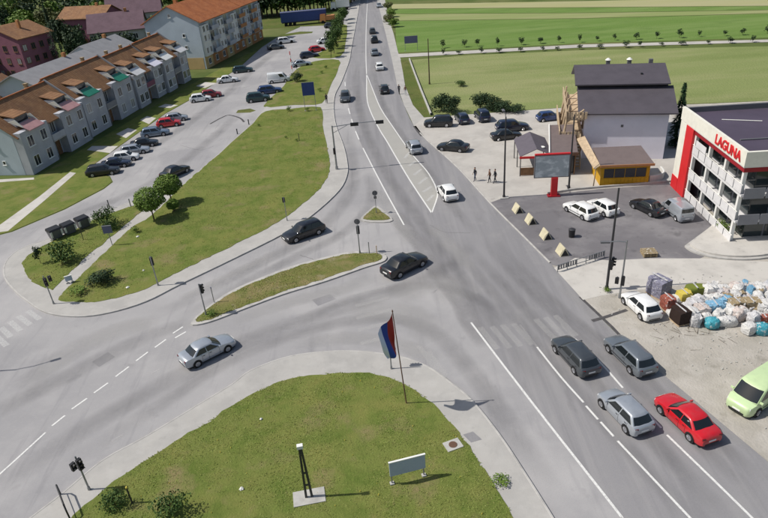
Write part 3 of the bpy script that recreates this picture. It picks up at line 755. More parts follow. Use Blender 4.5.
def car_body(kind):
    L, W, Hh, zh, zb, zt, wb, wt, rr, rb, wbase, wr = CAR[kind]
    w = W / 2
    f = L / 2
    st = [(f, .66, .30, zh - .27), (f - .07, .80, .22, zh - .17), (f - .24, .91, .18, zh - .085), (f - .62, .975, .17, zh - .01),
          (wb + .05, 1.0, .17, zb - .02), (wt, 1.0, .17, zb), (0, 1.0, .17, zb), (rr, 1.0, .17, zb + .01), (rb, .985, .18, zt),
          (-f + .30, .95, .20, zt - .01), (-f + .12, .90, .24, zt - .06), (-f, .82, .32, zt - .22)]
    if kind in ('hatch', 'wagon', 'suv', 'van'):
        st = st[:8] + [(rb + .05, .985, .18, zt), (-f + .12, .95, .22, zt - .04), (-f + .02, .90, .28, zt - .14), (-f, .86, .34, zt - .30)]
    st = sorted(st, key=lambda s: -s[0])
    m = MB()
    rings = []
    for x, k, z0, z1 in st:
        ww = w * k
        hh = z1 - z0
        half = [(0, z0), (.80 * ww, z0), (.95 * ww, z0 + .10 * hh), (ww, z0 + .45 * hh), (.985 * ww, z0 + .74 * hh), (.935 * ww, z1 - .035), (.82 * ww, z1), (0, z1 + .03)]
        ring = [(x, y, z) for y, z in half] + [(x, -y, z) for y, z in reversed(half[1:-1])]
        rings.append(ring)
    n = len(rings[0])
    vs_ = [p for r in rings for p in r]
    fs = []
    for r in range(len(rings) - 1):
        fs += [(r * n + i, (r + 1) * n + i, (r + 1) * n + (i + 1) % n, r * n + (i + 1) % n) for i in range(n)]
    fs += [tuple(range(n)), tuple(reversed(range((len(rings) - 1) * n, len(rings) * n)))]
    m.add(vs_, fs)
    # cabin
    lv = []
    for t in (0, .45, .86, .965, 1.0):
        z = zb - .03 + (Hh - zb + .03) * t
        tt = min(t, .90) / .90
        xf = wb + (wt - wb) * (t if t < .9 else .9 + (t - .9) * 3.2)
        xr = rb + (rr - rb) * (t if t < .9 else .9 + (t - .9) * 3.2)
        if kind == 'van':
            hw = w * (.955 - .07 * tt) - (0.10 * max(0, t - .9) * 10 * w * .8)
        else:
            hw = w * (.93 - .20 * tt) - (0.10 * max(0, t - .9) * 10 * w)
        bow = .07 if t < .9 else .04
        lv.append([(xf + bow, 0, z), (xf + bow * .55, .55 * hw, z), (xf - .06, .93 * hw, z), (xf - .20, hw, z), ((xf + xr) / 2, hw * 1.01, z), (xr + .16, hw, z),
                   (xr + .04, .94 * hw, z), (xr - .03, .5 * hw, z), (xr - .04, 0, z)])
    full = [r + [(x, -y, z) for x, y, z in reversed(r[1:-1])] for r in lv]
    n = len(full[0])
    vs_ = [p for r in full for p in r]
    fs = []
    for r in range(len(full) - 1):
        fs += [(r * n + i, r * n + (i + 1) % n, (r + 1) * n + (i + 1) % n, (r + 1) * n + i) for i in range(n)]
    top = full[-1]
    vs_.append((sum(p[0] for p in top) / n, 0, Hh + .035))
    fs += [((len(full) - 1) * n + i, (len(full) - 1) * n + (i + 1) % n, len(vs_) - 1) for i in range(n)]
    m.add(vs_, fs)
    return m, lv


def car_meshes(kind):
    if kind in CAR_ME:
        return CAR_ME[kind]
    L, W, Hh, zh, zb, zt, wb, wt, rr, rb, wbase, wr = CAR[kind]
    w, f = W / 2, L / 2
    body, lv = car_body(kind)
    d = {'body': body.mesh('car_body', 'paint_white', 42)}

    def lerp_level(t, i):
        # point i of the cabin outline at height fraction t between level 0 and level 2
        a, b, c = lv[0][i], lv[1][i], lv[2][i]
        p, q, s = (a, b, t / .5) if t < .5 else (b, c, (t - .5) / .5)
        return Vector(p).lerp(Vector(q), s)

    def pane(name, pts, off):
        m_ = MB()
        P = [Vector(p) + Vector(off) for p in pts]
        m_.add(P, [tuple(range(len(P)))])
        return m_.mesh(name, 'glass_car')
    mir = lambda p: Vector((p[0], -p[1], p[2]))
    # windscreen and rear glass follow the bowed outline: 5 points per row
    for nm, idx, off, t0, t1 in (('windscreen', (0, 1, 2), .014, .04, .98), ('rear_window', (8, 7, 6), -.014, .12 if kind != 'van' else .3, .93)):
        rows = []
        for t in (t0, (t0 + t1) / 2, t1):
            pts = [lerp_level(t, i) for i in idx]
            k = .97 if nm == 'windscreen' else .92
            pts = [Vector((p.x, p.y * k, p.z)) for p in pts]
            row = [mir(p) for p in reversed(pts[1:])] + pts
            rows.append([p + Vector((off, 0, .012)) for p in row])
        m_ = MB()
        m_.add([p for r in rows for p in r], [(r * 5 + i, r * 5 + i + 1, (r + 1) * 5 + i + 1, (r + 1) * 5 + i) for r in range(2) for i in range(4)])
        d[nm] = m_.mesh(nm, 'glass_car', 60)
    # side windows: two on each side (van: one in the door)
    def side_pt(s, t, sgn):
        a, b = lerp_level(t, 3), lerp_level(t, 5)
        p = a.lerp(b, s)
        return Vector((p.x, sgn * (p.y + .016), p.z + .004))
    for sgn, sn in ((1, 'l'), (-1, 'r')):
        spans = [(.015, .475), (.505, .975)] if kind != 'van' else [(.03, .30)]
        for k, (s0, s1) in enumerate(spans):
            t1 = .97
            d['side_%s%d' % (sn, k)] = None
            q = [side_pt(s0, .10, sgn), side_pt((s0 + s1) / 2, .10, sgn), side_pt(s1, .10, sgn), side_pt(s1 - .01, t1, sgn), side_pt((s0 + s1) / 2, t1, sgn), side_pt(s0 + .01, t1, sgn)]
            m_ = MB()
            m_.add(q, [(0, 1, 4, 5), (1, 2, 3, 4)])
            d['side_%s%d' % (sn, k)] = m_.mesh('side_window', 'glass_car')
    # wheel: tyre + rim, shared
    m_ = MB()
    m_.cyl((0, -.10, 0), (0, .10, 0), wr, wr, 18)
    d['tyre'] = m_.mesh('tyre', 'tyre_rubber', 40)
    m_ = MB()
    m_.cyl((0, -.112, 0), (0, .112, 0), wr * .66, wr * .66, 14)
    for k in range(5):
        a = 2 * pi * k / 5
        m_.cyl((0, -.12, 0), (wr * .6 * cos(a), -.118, wr * .6 * sin(a)), .03, .03, 5)
        m_.cyl((0, .12, 0), (wr * .6 * cos(a), .118, wr * .6 * sin(a)), .03, .03, 5)
    d['rim'] = m_.mesh('rim', 'rim_alloy', 40)
    # dark wheel arches, sills and bumper inlays
    m_ = MB()
    for x in (wbase / 2, -wbase / 2):
        for y in (-1, 1):
            m_.cyl((x, y * (w - .16), wr + .01), (x, y * (w + .006), wr + .01), wr + .065, wr + .065, 18)
    m_.bx(-f + .25, f - .25, -w + .1, w - .1, .14, .22)
    m_.bx(f - .10, f + .012, -w * .55, w * .55, .30, .42)
    m_.bx(-f - .012, -f + .1, -w * .6, w * .6, .33, .42)
    d['trim'] = m_.mesh('lower_trim', 'plastic_black', 40)
    m_ = MB()
    m_.hexa([(-.06, -.17, -.06), (.05, -.12, -.06), (-.02, .17, -.06), (-.16, .17, -.06)], [(-.10, -.16, .07), (.02, -.12, .05), (-.06, .17, .07), (-.22, .17, .07)])
    d['headlight'] = m_.mesh('headlight', 'lamp_clear', 60)
    m_ = MB()
    m_.hexa([(-.03, -.10, -.08), (.10, -.10, -.08), (.10, .11, -.08), (-.0, .11, -.08)], [(-.03, -.10, .09), (.10, -.10, .09), (.10, .11, .09), (.0, .11, .09)])
    d['tail'] = m_.mesh('tail_light', 'lamp_red')
    m_ = MB()
    m_.bx(-.012, .012, -.26, .26, -.055, .055)
    d['plate'] = m_.mesh('number_plate', 'white_paint')
    m_ = MB()
    m_.hexa([(-.05, -.1, -.06), (.06, -.09, -.05), (.05, .1, -.05), (-.05, .1, -.06)], [(-.05, -.1, .06), (.04, -.09, .05), (.03, .1, .05), (-.05, .1, .06)])
    d['mirror'] = m_.mesh('mirror', 'paint_white', 50)
    # door joints and handles on the body side
    hb = zb - .17

    def side_y(z):
        t = (z - .17) / hb
        ks = ((.10, .95), (.45, 1.0), (.74, .985), (1.0, .925))
        for (t0, k0), (t1, k1) in zip(ks[:-1], ks[1:]):
            if t <= t1:
                return w * (k0 + (k1 - k0) * max(0, (t - t0) / (t1 - t0)))
        return w * .925
    zs = [.17 + hb * q for q in (.12, .45, .74, .95)]
    m_ = MB()
    m_.add([(x, side_y(z) + .004, z) for z in zs for x in (-.011, .011)], [(2 * i, 2 * i + 1, 2 * i + 3, 2 * i + 2) for i in range(3)])
    d['seam'] = m_.mesh('door_seam', 'plastic_black')
    m_ = MB()
    zc = .17 + hb * .80
    m_.bx(-.09, .09, side_y(zc) - .01, side_y(zc) + .025, zc - .018, zc + .018)
    d['handle'] = m_.mesh('door_handle', 'plastic_black')
    m_ = MB()
    z_ = .17 + hb * .42
    m_.bx(-wbase * .5 + wr + .1, wbase * .5 - wr - .1, w * .99, w + .012, z_ - .03, z_ + .03)
    d['strip'] = m_.mesh('side_strip', 'plastic_black')
    CAR_ME[kind] = d
    return d


def car(kind, colr, at, deg, label, group=None, scale=1.0, detail=True, name=None, cat=None, z=0.0):
    L, W, Hh, zh, zb, zt, wb, wt, rr, rb, wbase, wr = CAR[kind]
    w, f = W / 2, L / 2
    d = car_meshes(kind)
    paint = MATS['paint_' + colr]
    nm = name or {'van': 'delivery_van'}.get(kind, 'parked_car' if group and 'park' in group else 'car')
    t = thing(nm, label, cat or ('van' if kind == 'van' else 'car'), (at[0], at[1], z), R(deg), group)
    t.scale = (scale,) * 3

    def own(o):
        o.material_slots[0].link = 'OBJECT'
        o.material_slots[0].material = paint
        return o
    b = own(obj('body', d['body'], t))
    obj('windscreen', d['windscreen'], t)
    obj('rear_window', d['rear_window'], t)
    for k in d:
        if k.startswith('side_'):
            obj('side_window', d[k], t)
    for x in (wbase / 2, -wbase / 2):
        for y in (-1, 1):
            wl = obj('wheel', d['tyre'], t, (x, y * (w - .085), wr))
            if detail:
                obj('rim', d['rim'], wl)
    obj('lower_trim', d['trim'], t)
    if detail:
        for y in (-1, 1):
            h = obj('headlight', d['headlight'], t, (f - .12, y * w * .66, zh - .21))
            h.scale.y = y
            obj('tail_light', d['tail'], t, (-f + .035, y * w * .70, zt - .20 if kind != 'van' else .95))
            mi = own(obj('mirror', d['mirror'], t, (wb - .25, y * (w + .05), zb + .07)))
            mi.scale.y = y
        doors = (wb - .30, (wt + rr) / 2 + .10, rr + .10) if kind != 'van' else (wb - .35, wb - 1.45)
        for y in (-1, 1):
            for x in doors:
                obj('door_seam', d['seam'], t, (x, 0, 0)).scale.y = y
            for x in doors[1:]:
                obj('door_handle', d['handle'], t, (x + .16, 0, 0)).scale.y = y
            if kind in ('wagon', 'suv', 'van'):
                obj('side_strip', d['strip'], t).scale.y = y
        obj('number_plate', d['plate'], t, (f + .012, 0, .50))
        obj('number_plate', d['plate'], t, (-f - .012, 0, .60))
    return t


def by_wheels(rear, front, side=1, w=0.80):
    """centre and heading from the ground contact of the two wheels on one side (side=1: the wheels seen are on the car's right)"""
    a, b = Vector(rear), Vector(front)
    u = (b - a).normalized()
    c = (a + b) / 2 + Vector((-u.y, u.x)) * w * side
    return (c.x, c.y), math.degrees(math.atan2(u.y, u.x))


# driving on the main road and its arms
p, a = by_wheels((-15.24, 39.63), (-13.16, 41.31))
car('sedan', 'silver', p, a, 'silver sedan driving up the side road towards the junction, below the grass island')
p, a = by_wheels((1.23, 50.65), (3.60, 52.51))
car('sedan', 'black', p, a, 'black sedan at the right tip of the long grass island, entering the main road', scale=1.09)
car('wagon', 'black', (-8.43, 61.02), 212, 'black estate car with headlights facing us on the slip road beside the big lawn', scale=1.04)
p, a = by_wheels((13.10, 35.31), (12.45, 37.86), -1)
car('wagon', 'darkgrey', p, a, 'dark grey estate car in the inner lane, beside the mid grey car')
p, a = by_wheels((16.97, 34.92), (16.36, 37.36), -1)
car('wagon', 'grey', p, a, 'mid grey car in the outer lane, ahead of the red sedan')
p, a = by_wheels((14.54, 29.31), (13.87, 31.62), -1)
car('hatch', 'silver', p, a, 'light silver hatchback in the inner lane, left of the red sedan')
p, a = by_wheels((18.14, 28.24), (17.46, 30.59), -1)
car('sedan', 'red', p, a, 'bright red sedan queuing in the outer lane')
car('hatch', 'white', (8.11, 68.51), 99, 'white hatchback driving away beside the tip of the painted hatching', scale=1.0)
car('wagon', 'silver', (5.48, 85.33), 97, 'silver car driving away just above the white hatchback, beside the painted hatching')
car('hatch', 'darkgrey', (-4.68, 114.88), -90, 'dark grey car coming towards us in the left lane behind the signal arm', scale=1.05)
car('hatch', 'black', (2.61, 118.30), 92, 'black car in the right-hand queue nearest the two walkers', scale=1.0)
car('hatch', 'white', (2.30, 137.59), 92, 'white car with dark windows in the queue on the main road far up', detail=False)
car('sedan', 'grey', (1.70, 153.00), 91, 'grey car between the white car and the black car in the far queue', detail=False)
car('suv', 'black', (2.04, 168.57), 91, 'taller black car second from the front of the far queue', detail=False)
car('hatch', 'darkgrey', (1.84, 181.89), 91, 'dark car at the front of the far queue on the main road', detail=False)
car('sedan', 'silver', (5.24, 231.47), 91, 'tiny pale car farthest away on the main road', detail=False)
# right-hand side
car('van', 'lime', (24.1, 31.2), 209, 'pale green delivery van parked at the right edge on the bare lot', 'vehicles parked beside the road on the right', 1.0)
car('hatch', 'white', (20.73, 42.49), 101, 'white hatchback parked beside the two signal poles and the building materials', 'vehicles parked beside the road on the right', .95)
car('wagon', 'white', (21.52, 60.97), 113, 'white estate car, left one of the two white cars in the paved car park', 'cars in the paved car park', .95)
car('hatch', 'white', (24.01, 61.26), 110, 'white car, right one of the two white cars in the paved car park', 'cars in the paved car park', .95)
car('sedan', 'black', (28.56, 60.40), 112, 'black saloon between the white cars and the silver van in the car park', 'cars in the paved car park', .93)
car('van', 'silver', (31.03, 58.93), 95, 'silver van with its two rear windows towards us beside the red building panel', 'cars in the paved car park', .86)
car('suv', 'black', (10.12, 95.32), 168, 'black off-roader parked side-on at the corner of the verge', 'cars on the forecourt', 1.0)
car('hatch', 'navy', (13.99, 96.63), 95, 'dark car, left one of two parked nose-in before the bushes', 'cars on the forecourt')
car('suv', 'navy', (17.23, 97.09), 95, 'dark blue car, right one of two parked nose-in before the bushes', 'cars on the forecourt')
car('wagon', 'navy', (20.58, 90.59), 2, 'long dark blue car parked side-on behind the tall forecourt pole', 'cars on the forecourt', 1.08)
car('sedan', 'black', (18.94, 87.05), 4, 'black car parked side-on in front of the long dark blue car', 'cars on the forecourt', .98)
car('sedan', 'black', (10.86, 84.05), 152, 'black saloon standing alone at an angle in the middle of the forecourt', 'cars on the forecourt', 1.0)
car('hatch', 'blue', (27.00, 93.90), 5, 'blue car half hidden behind the dark awning roof', 'cars on the forecourt', .95)
# row parked along the terrace
G1 = 'cars parked along the terrace lawn'
car('wagon', 'black', (-38.78, 85.72), 8, 'black estate car at the near end of the row by the terrace', G1)
car('sedan', 'navy', (-37.84, 88.48), 8, 'dark navy car second from the near end of the terrace row', G1, .95)
car('hatch', 'white', (-37.26, 91.06), 8, 'white car third from the near end of the terrace row', G1, .95)
car('wagon', 'silver', (-36.74, 94.01), 10, 'silver car between the white car and the dark car in the terrace row', G1, .95)
car('sedan', 'black', (-36.26, 97.15), 10, 'black car just before the steel blue car in the terrace row', G1, .95)
car('wagon', 'steelblue', (-35.95, 102.31), 12, 'steel blue estate car next to the red car in the terrace row', G1, 1.0)
car('hatch', 'red', (-34.98, 107.23), 12, 'red hatchback in the terrace row beside the silver car', G1, 1.0)
car('hatch', 'silver', (-34.44, 110.28), 12, 'silver car at the far end of the terrace row, behind the red one', G1, .95)
car('sedan', 'black', (-27.81, 82.97), 58, 'black saloon standing on the access lane behind the two ball-shaped trees')
car('hatch', 'white', (-32.84, 122.59), 10, 'white car beside a dark red car on the far left of the access road', 'cars parked along the access road')
car('hatch', 'maroon', (-31.29, 125.06), 12, 'dark red car behind the white car on the left of the access road', 'cars parked along the access road')
car('sedan', 'white', (-30.12, 136.83), 8, 'white saloon parked alone in front of the apartment block', 'cars parked along the access road', 1.0)
car('wagon', 'teal', (-28.27, 145.49), 8, 'dark green car in the shade of the apartment block', 'cars parked along the access road', 1.0)
car('sedan', 'darkgrey', (-23.51, 169.83), 10, 'dark grey car at the far end of the block shadow', 'cars parked along the access road', 1.0, False)
car('wagon', 'white', (-21.63, 177.26), 14, 'white estate car at the far left side of the access road', 'cars parked along the access road', 1.1, False)
G2 = 'cars parked along the upper lawn'
car('suv', 'teal', (-21.21, 119.12), 8, 'dark teal off-roader nearest us at the edge of the upper lawn', G2, 1.0)
car('wagon', 'blue', (-19.67, 124.50), 10, 'dark blue car between the teal off-roader and the white van', G2, 1.05)
car('van', 'white', (-18.82, 133.10), 6, 'white van with a dark window band parked by the upper lawn', G2, 1.0)
car('sedan', 'silver', (-15.16, 146.85), 10, 'silver car parked at the top corner of the upper lawn', G2, 1.0, False)
car('wagon', 'navy', (-13.90, 155.61), 12, 'dark blue car beside the red car near the young street trees', G2, 1.0, False)
car('hatch', 'red', (-12.45, 162.18), 14, 'red car beside the young street trees', G2, 1.0, False)
car('sedan', 'white', (-10.77, 172.65), 10, 'white car parked farthest up beside the young street trees', G2, 1.0, False)
car('hatch', 'darkgrey', (-10.14, 196.68), 5, 'dark car at the mouth of the cross street beside the orange lorry cab', None, 1.0, False)


# lorries far up the cross street
def lorry_trailer():
    t = thing('lorry_trailer', 'long blue lorry trailer parked on the grass at the top of the picture', 'trailer', (-18.75, 207.0, 0), R(4))
    m = MB(); m.bx(-7, 7, -1.25, 1.25, 1.15, 3.9)
    m.build('cargo_box', 'blue_sheet', t)
    m = MB(); m.bx(-7.05, 7.05, -1.3, 1.3, 3.9, 4.02)
    m.build('roof_edge', 'grey_blue_board', t)
    m = MB(); m.bx(-6.8, 6.8, -.5, .5, .8, 1.15)
    m.build('chassis', 'metal_dark', t)
    for x in (-5.6, -4.3, -3.0):
        for y in (-1.05, 1.05):
            m = MB(); m.cyl((x, y - .16, .5), (x, y + .16, .5), .5, .5, 14)
            m.build('wheel', 'tyre_rubber', t, 40)
    for y in (-.8, .8):
        m = MB(); m.bx(4.4, 4.6, y - .08, y + .08, 0, .9)
        m.build('landing_leg', 'metal_dark', t)


lorry_trailer()


def lorry(label, loc, deg, cabm, boxm, Lb, Hb):
    t = thing('lorry', label, 'lorry', (*loc, 0), R(deg))
    m = MB()
    m.hexa([(Lb / 2 + .1, -1.15, .6), (Lb / 2 + 2.0, -1.15, .6), (Lb / 2 + 2.0, 1.15, .6), (Lb / 2 + .1, 1.15, .6)],
           [(Lb / 2 + .1, -1.1, 2.7), (Lb / 2 + 1.7, -1.1, 2.7), (Lb / 2 + 1.7, 1.1, 2.7), (Lb / 2 + .1, 1.1, 2.7)])
    c = m.build('cab', cabm, t)
    m = MB(); m.add([(Lb / 2 + 1.90, -1.0, 1.5), (Lb / 2 + 1.90, 1.0, 1.5), (Lb / 2 + 1.76, .95, 2.45), (Lb / 2 + 1.76, -.95, 2.45)], [(0, 1, 2, 3)])
    m.build('windscreen', 'glass_car', c)
    m = MB(); m.bx(-Lb / 2, Lb / 2, -1.2, 1.2, .95, Hb)
    m.build('cargo_box', boxm, t)
    m = MB(); m.bx(-Lb / 2, Lb / 2 + 1.6, -.45, .45, .55, .95)
    m.build('chassis', 'metal_dark', t)
    for x in (-Lb / 2 + 1, Lb / 2 + 1.0):
        for y in (-1.0, 1.0):
            m = MB(); m.cyl((x, y - .16, .48), (x, y + .16, .48), .48, .48, 14)
            m.build('wheel', 'tyre_rubber', t, 40)


lorry('orange lorry standing at the end of the blue trailer', (-10.46, 206.07), 175, 'paint_orange', 'wall_orange', 2.6, 2.3)
lorry('white box lorry at the roadside where the main road leaves the picture', (-7.21, 232.44), 185, 'paint_white', 'paint_white', 4.6, 3.3)

# ------------------------------------------------------------------ buildings
WIN_ME = {}


def window(parent, x, y, z, w, h, rz=0.0, frame='white_paint', pane='glass_window', sill=True, panes=2):
    """window centred at x, z on a wall that looks towards local -y (turned by rz)"""
    key = (round(w, 2), round(h, 2), frame, pane, sill, panes)
    if key not in WIN_ME:
        m = MB()
        t = 0.07
        m.bx(-w / 2, w / 2, -.05, .05, -h / 2, -h / 2 + t)
        m.bx(-w / 2, w / 2, -.05, .05, h / 2 - t, h / 2)
        m.bx(-w / 2, -w / 2 + t, -.05, .05, -h / 2 + t, h / 2 - t)
        m.bx(w / 2 - t, w / 2, -.05, .05, -h / 2 + t, h / 2 - t)
        for k in range(1, panes):
            xx = -w / 2 + w * k / panes
            m.bx(xx - .03, xx + .03, -.045, .045, -h / 2 + t, h / 2 - t)
        if sill:
            m.bx(-w / 2 - .08, w / 2 + .08, -.14, .02, -h / 2 - .06, -h / 2 - .002)
        g = MB()
        g.bx(-w / 2 + t, w / 2 - t, -.02, -.005, -h / 2 + t, h / 2 - t)
        WIN_ME[key] = (m.mesh('window', frame), g.mesh('pane', pane))
    f, g = WIN_ME[key]
    o = obj('window', f, parent, (x, y, z), rz)
    p = obj('pane', g, o)
    if pane == 'glass_window' and random.random() < .4:
        p.material_slots[0].link = 'OBJECT'
        p.material_slots[0].material = MATS[random.choice(('pane_curtain', 'pane_blind'))]
    return o


def roof_gable(m, x0, x1, y0, y1, z0, ridge, oh=.4, th=.18, ends=.3):
    """ridge along x at mid depth; both slopes with thickness"""
    ym = (y0 + y1) / 2
    k = (ridge - z0) / (ym - y0)
    for ya, yb in ((y0 - oh, ym), (y1 + oh, ym)):
        za = z0 - oh * k
        b4 = [(x0 - ends, ya, za), (x1 + ends, ya, za), (x1 + ends, yb, ridge), (x0 - ends, yb, ridge)]
        t4 = [(p[0], p[1], p[2] + th) for p in b4]
        m.hexa(b4, t4)


def gable_wall(m, x0, x1, y0, y1, z, ridge):
    """box with both gable triangles"""
    ym = (y0 + y1) / 2
    v = [(x0, y0, 0), (x1, y0, 0), (x1, y1, 0), (x0, y1, 0), (x0, y0, z), (x1, y0, z), (x1, y1, z), (x0, y1, z), (x0, ym, ridge), (x1, ym, ridge)]
    m.add(v, [(0, 1, 5, 4), (2, 3, 7, 6), (1, 2, 6, 9, 5), (3, 0, 4, 8, 7), (4, 5, 9, 8), (6, 7, 8, 9)])


TER = Matrix.Translation((-49.66, 87.69, 0)) @ Matrix.Rotation(R(79.5), 4, 'Z')


def terrace_unit(k, label, sheets, dz, dy, s0, L):
    o = TER @ Vector((s0, dy, 0))
    e0 = (L - 3.3) / 2
    e1 = L - e0
    t = thing('terraced_house', label, 'house', (o.x, o.y, 0), R(79.5), 'units of the terraced row')
    ez = 6.2 + dz
    rz_ = 9.5 + dz
    m = MB()
    gable_wall(m, 0, L, 1.3, 9.7, ez, rz_)
    m.build('wall', 'wall_gable' if k == 0 else 'wall_grey', t)
    for bx0, bx1 in ((0.02, e0), (e1, L - .02)):
        m = MB()
        m.bx(bx0, bx1, 0, 1.32, 0, ez - .03)
        w_ = m.build('front_bay', 'wall_grey', t)
        for fl in (1.7, 4.6):
            for xx in (bx0 + (bx1 - bx0) * .27, bx0 + (bx1 - bx0) * .75):
                window(t, xx, -.03, fl, 1.3, 1.55)
    # recess with balcony and porch
    m = MB()
    m.bx(e0 + .02, e1 - .02, -.1, 1.28, 2.75, 2.92)
    b = m.build('balcony_slab', 'concrete', t)
    m = MB()
    m.bx(e0 + .02, e1 - .02, -.1, -.02, 2.94, 3.85)
    m.build('balustrade', ('wall_grey', 'facade_grey', 'wall_pink', 'facade_grey')[k], b)
    for xx in (e0 + .85, e1 - .85):
        window(t, xx, 1.27, 4.5, 1.1, 1.9, sill=False)
        m = MB()
        m.bx(xx - .5, xx + .5, 1.2, 1.3, 0, 2.2)
        d = m.build('door', 'timber_brown', t)
        m = MB()
        m.bx(xx + .34, xx + .4, 1.14, 1.2, 1.0, 1.12)
        m.build('handle', 'metal_grey', d)
    # roof
    m = MB()
    roof_gable(m, 0, L, 1.3, 9.7, ez, rz_, 1.0, .16, .28)
    r = m.build('roof', 'tile_brown', t)
    m = MB()
    m.bx(-.3, L + .3, 5.4, 5.6, rz_ + .12, rz_ + .28)
    m.build('ridge_cap', 'tile_orange', r)
    for xx in (L * .3, L * .78)[k % 2:]:
        m = MB()
        m.bx(xx - .25, xx + .25, 6.0, 6.5, rz_ - .4, rz_ + .7)
        m.bx(xx - .32, xx + .32, 5.94, 6.56, rz_ + .702, rz_ + .78)
        m.build('chimney', 'sack_tan', r)
    # roof terraces with coloured canopies over the bays
    for xx, sheet in ((e0 * .52, sheets[0]), (L - e0 * .5, sheets[1])):
        kk = (rz_ - ez) / 4.2
        m = MB()
        b4 = [(xx - 1.75, -.6, ez - .15), (xx + 1.75, -.6, ez - .15), (xx + 1.75, 1.0, ez + .75), (xx - 1.75, 1.0, ez + .75)]
        m.hexa(b4, [(p[0], p[1], p[2] + .12) for p in b4])
        m.build('canopy', sheet, r)
        m = MB()
        m.bx(xx - 1.5, xx + 1.5, 1.55, 3.2, ez + .3, ez + 1.62)
        dm = m.build('dormer', 'wall_grey', r)
        m = MB()
        m.bx(xx - 1.35, xx + 1.35, 1.50, 1.54, ez + .8, ez + 1.55)
        m.build('dormer_window', 'glass_window', dm)
        m = MB()
        b4 = [(xx - 1.55, 1.42, ez + 1.64), (xx + 1.55, 1.42, ez + 1.64), (xx + 1.55, 3.9, ez + 2.15), (xx - 1.55, 3.9, ez + 2.15)]
        m.hexa(b4, [(p[0], p[1], p[2] + .12) for p in b4])
        m.build('dormer_roof', 'tile_brown', dm)
        for sx in (-1.72, 1.72):
            m = MB()
            xs = xx + sx
            m.add([(xs - .07, .2, ez + .35), (xs - .07, 2.4, ez + 1.2), (xs - .07, 1.25, ez + 1.5), (xs + .07, .2, ez + .35), (xs + .07, 2.4, ez + 1.2), (xs + .07, 1.25, ez + 1.5)],
                  [(0, 1, 2), (5, 4, 3), (0, 3, 4, 1), (1, 4, 5, 2), (2, 5, 3, 0)])
            m.build('cheek_wall', 'cream_paint', dm)
    # fire wall at the far end stands above the tiles
    kf = (rz_ - ez) / 4.2
    m = MB()
    for ya, yb in ((.5, 5.5), (10.4, 5.5)):
        za, zb = ez + (ya - 1.3) * kf if ya < 5 else ez + (9.7 - ya) * kf, rz_
        m.hexa([(L - .12, min(ya, yb), (za if ya < yb else zb) - .1), (L + .14, min(ya, yb), (za if ya < yb else zb) - .1), (L + .14, max(ya, yb), (zb if ya < yb else za) - .1), (L - .12, max(ya, yb), (zb if ya < yb else za) - .1)],
               [(L - .12, min(ya, yb), (za if ya < yb else zb) + .5), (L + .14, min(ya, yb), (za if ya < yb else zb) + .5), (L + .14, max(ya, yb), (zb if ya < yb else za) + .5), (L - .12, max(ya, yb), (zb if ya < yb else za) + .5)])
    m.build('fire_wall', 'roof_grey', t)
    for xx in (e0 + .1, e1 - .1, L - .25):
        m = MB()
        m.cyl((xx, -.06 if xx != L - .25 else -.06, .1), (xx, -.06, ez - .3), .05, .05, 6)
        m.build('downpipe', 'facade_grey', t)
    if k == 0:
        for yy, zz in ((4.4, 4.4), (4.0, 1.9), (7.0, 4.4)):
            window(t, -.03, yy, zz, .5, .6, R(-90), panes=1)
    return t


terrace_unit(0, 'nearest unit of the grey terrace, with pale pink roof canopies and a plain pale gable', ('pink_sheet', 'pink_sheet'), 0.0, 0.0, 0.0, 16.0)
terrace_unit(1, 'second unit of the grey terrace, with green sheet canopies at the eaves', ('green_sheet', 'green_sheet'), .35, .5, 16.15, 17.0)
terrace_unit(2, 'third unit of the grey terrace, with grey-white canopies at the eaves', ('facade_panel', 'wall_lilac'), .0, .1, 33.3, 11.2)
terrace_unit(3, 'farthest unit of the grey terrace, with white canopies, next to the apartment block', ('white_paint', 'facade_panel'), .3, -.4, 44.65, 11.0)


def plain_house(name, label, at, deg, w, d, h, ridge, wall, roof, cat='house', rows=2, cols=3, group=None, along=True, frame='white_paint'):
    """detached house: local front looks to -y; ridge along x (or along y)"""
    t = thing(name, label, cat, (*at, 0), R(deg), group)
    m = MB()
    if along:
        gable_wall(m, 0, w, 0, d, h, ridge)
    else:
        xm = w / 2
        v = [(0, 0, 0), (w, 0, 0), (w, d, 0), (0, d, 0), (0, 0, h), (w, 0, h), (w, d, h), (0, d, h), (xm, 0, ridge), (xm, d, ridge)]
        m.add(v, [(0, 1, 5, 8, 4), (1, 2, 6, 5), (2, 3, 7, 9, 6), (3, 0, 4, 7), (4, 8, 9, 7), (5, 6, 9, 8)])
    m.build('wall', wall, t)
    m = MB()
    if along:
        roof_gable(m, 0, w, 0, d, h, ridge, .6, .18, .5)
    else:
        k = (ridge - h) / (w / 2)
        for xa in (-.6, w + .6):
            b4 = [(xa, -.5, h - .6 * k), (xa, d + .5, h - .6 * k), (w / 2, d + .5, ridge), (w / 2, -.5, ridge)]
            m.hexa(b4, [(p[0], p[1], p[2] + .18) for p in b4])
    r = m.build('roof', roof, t)
    m = MB()
    cx = w * .7
    m.bx(cx - .35, cx + .35, d * .5 - .3, d * .5 + .3, ridge - .9, ridge + .9)
    m.build('chimney', 'wall_orange', r)
    for j in range(rows):
        for i in range(cols):
            window(t, w * (i + .5) / cols, -.03, 1.6 + j * (h - 1.0) / rows, 1.2, 1.4, frame=frame)
            window(t, w + .03, d * (i + .5) / cols, 1.6 + j * (h - 1.0) / rows, 1.2, 1.4, R(90), frame=frame)
    m = MB()
    m.bx(w * .5 - .5, w * .5 + .5, -.06, .02, 0, 2.1)
    dd = m.build('door', 'timber_brown', t)
    m = MB()
    m.bx(w * .5 + .34, w * .5 + .4, -.12, -.06, 1.0, 1.12)
    m.build('handle', 'metal_grey', dd)
    return t


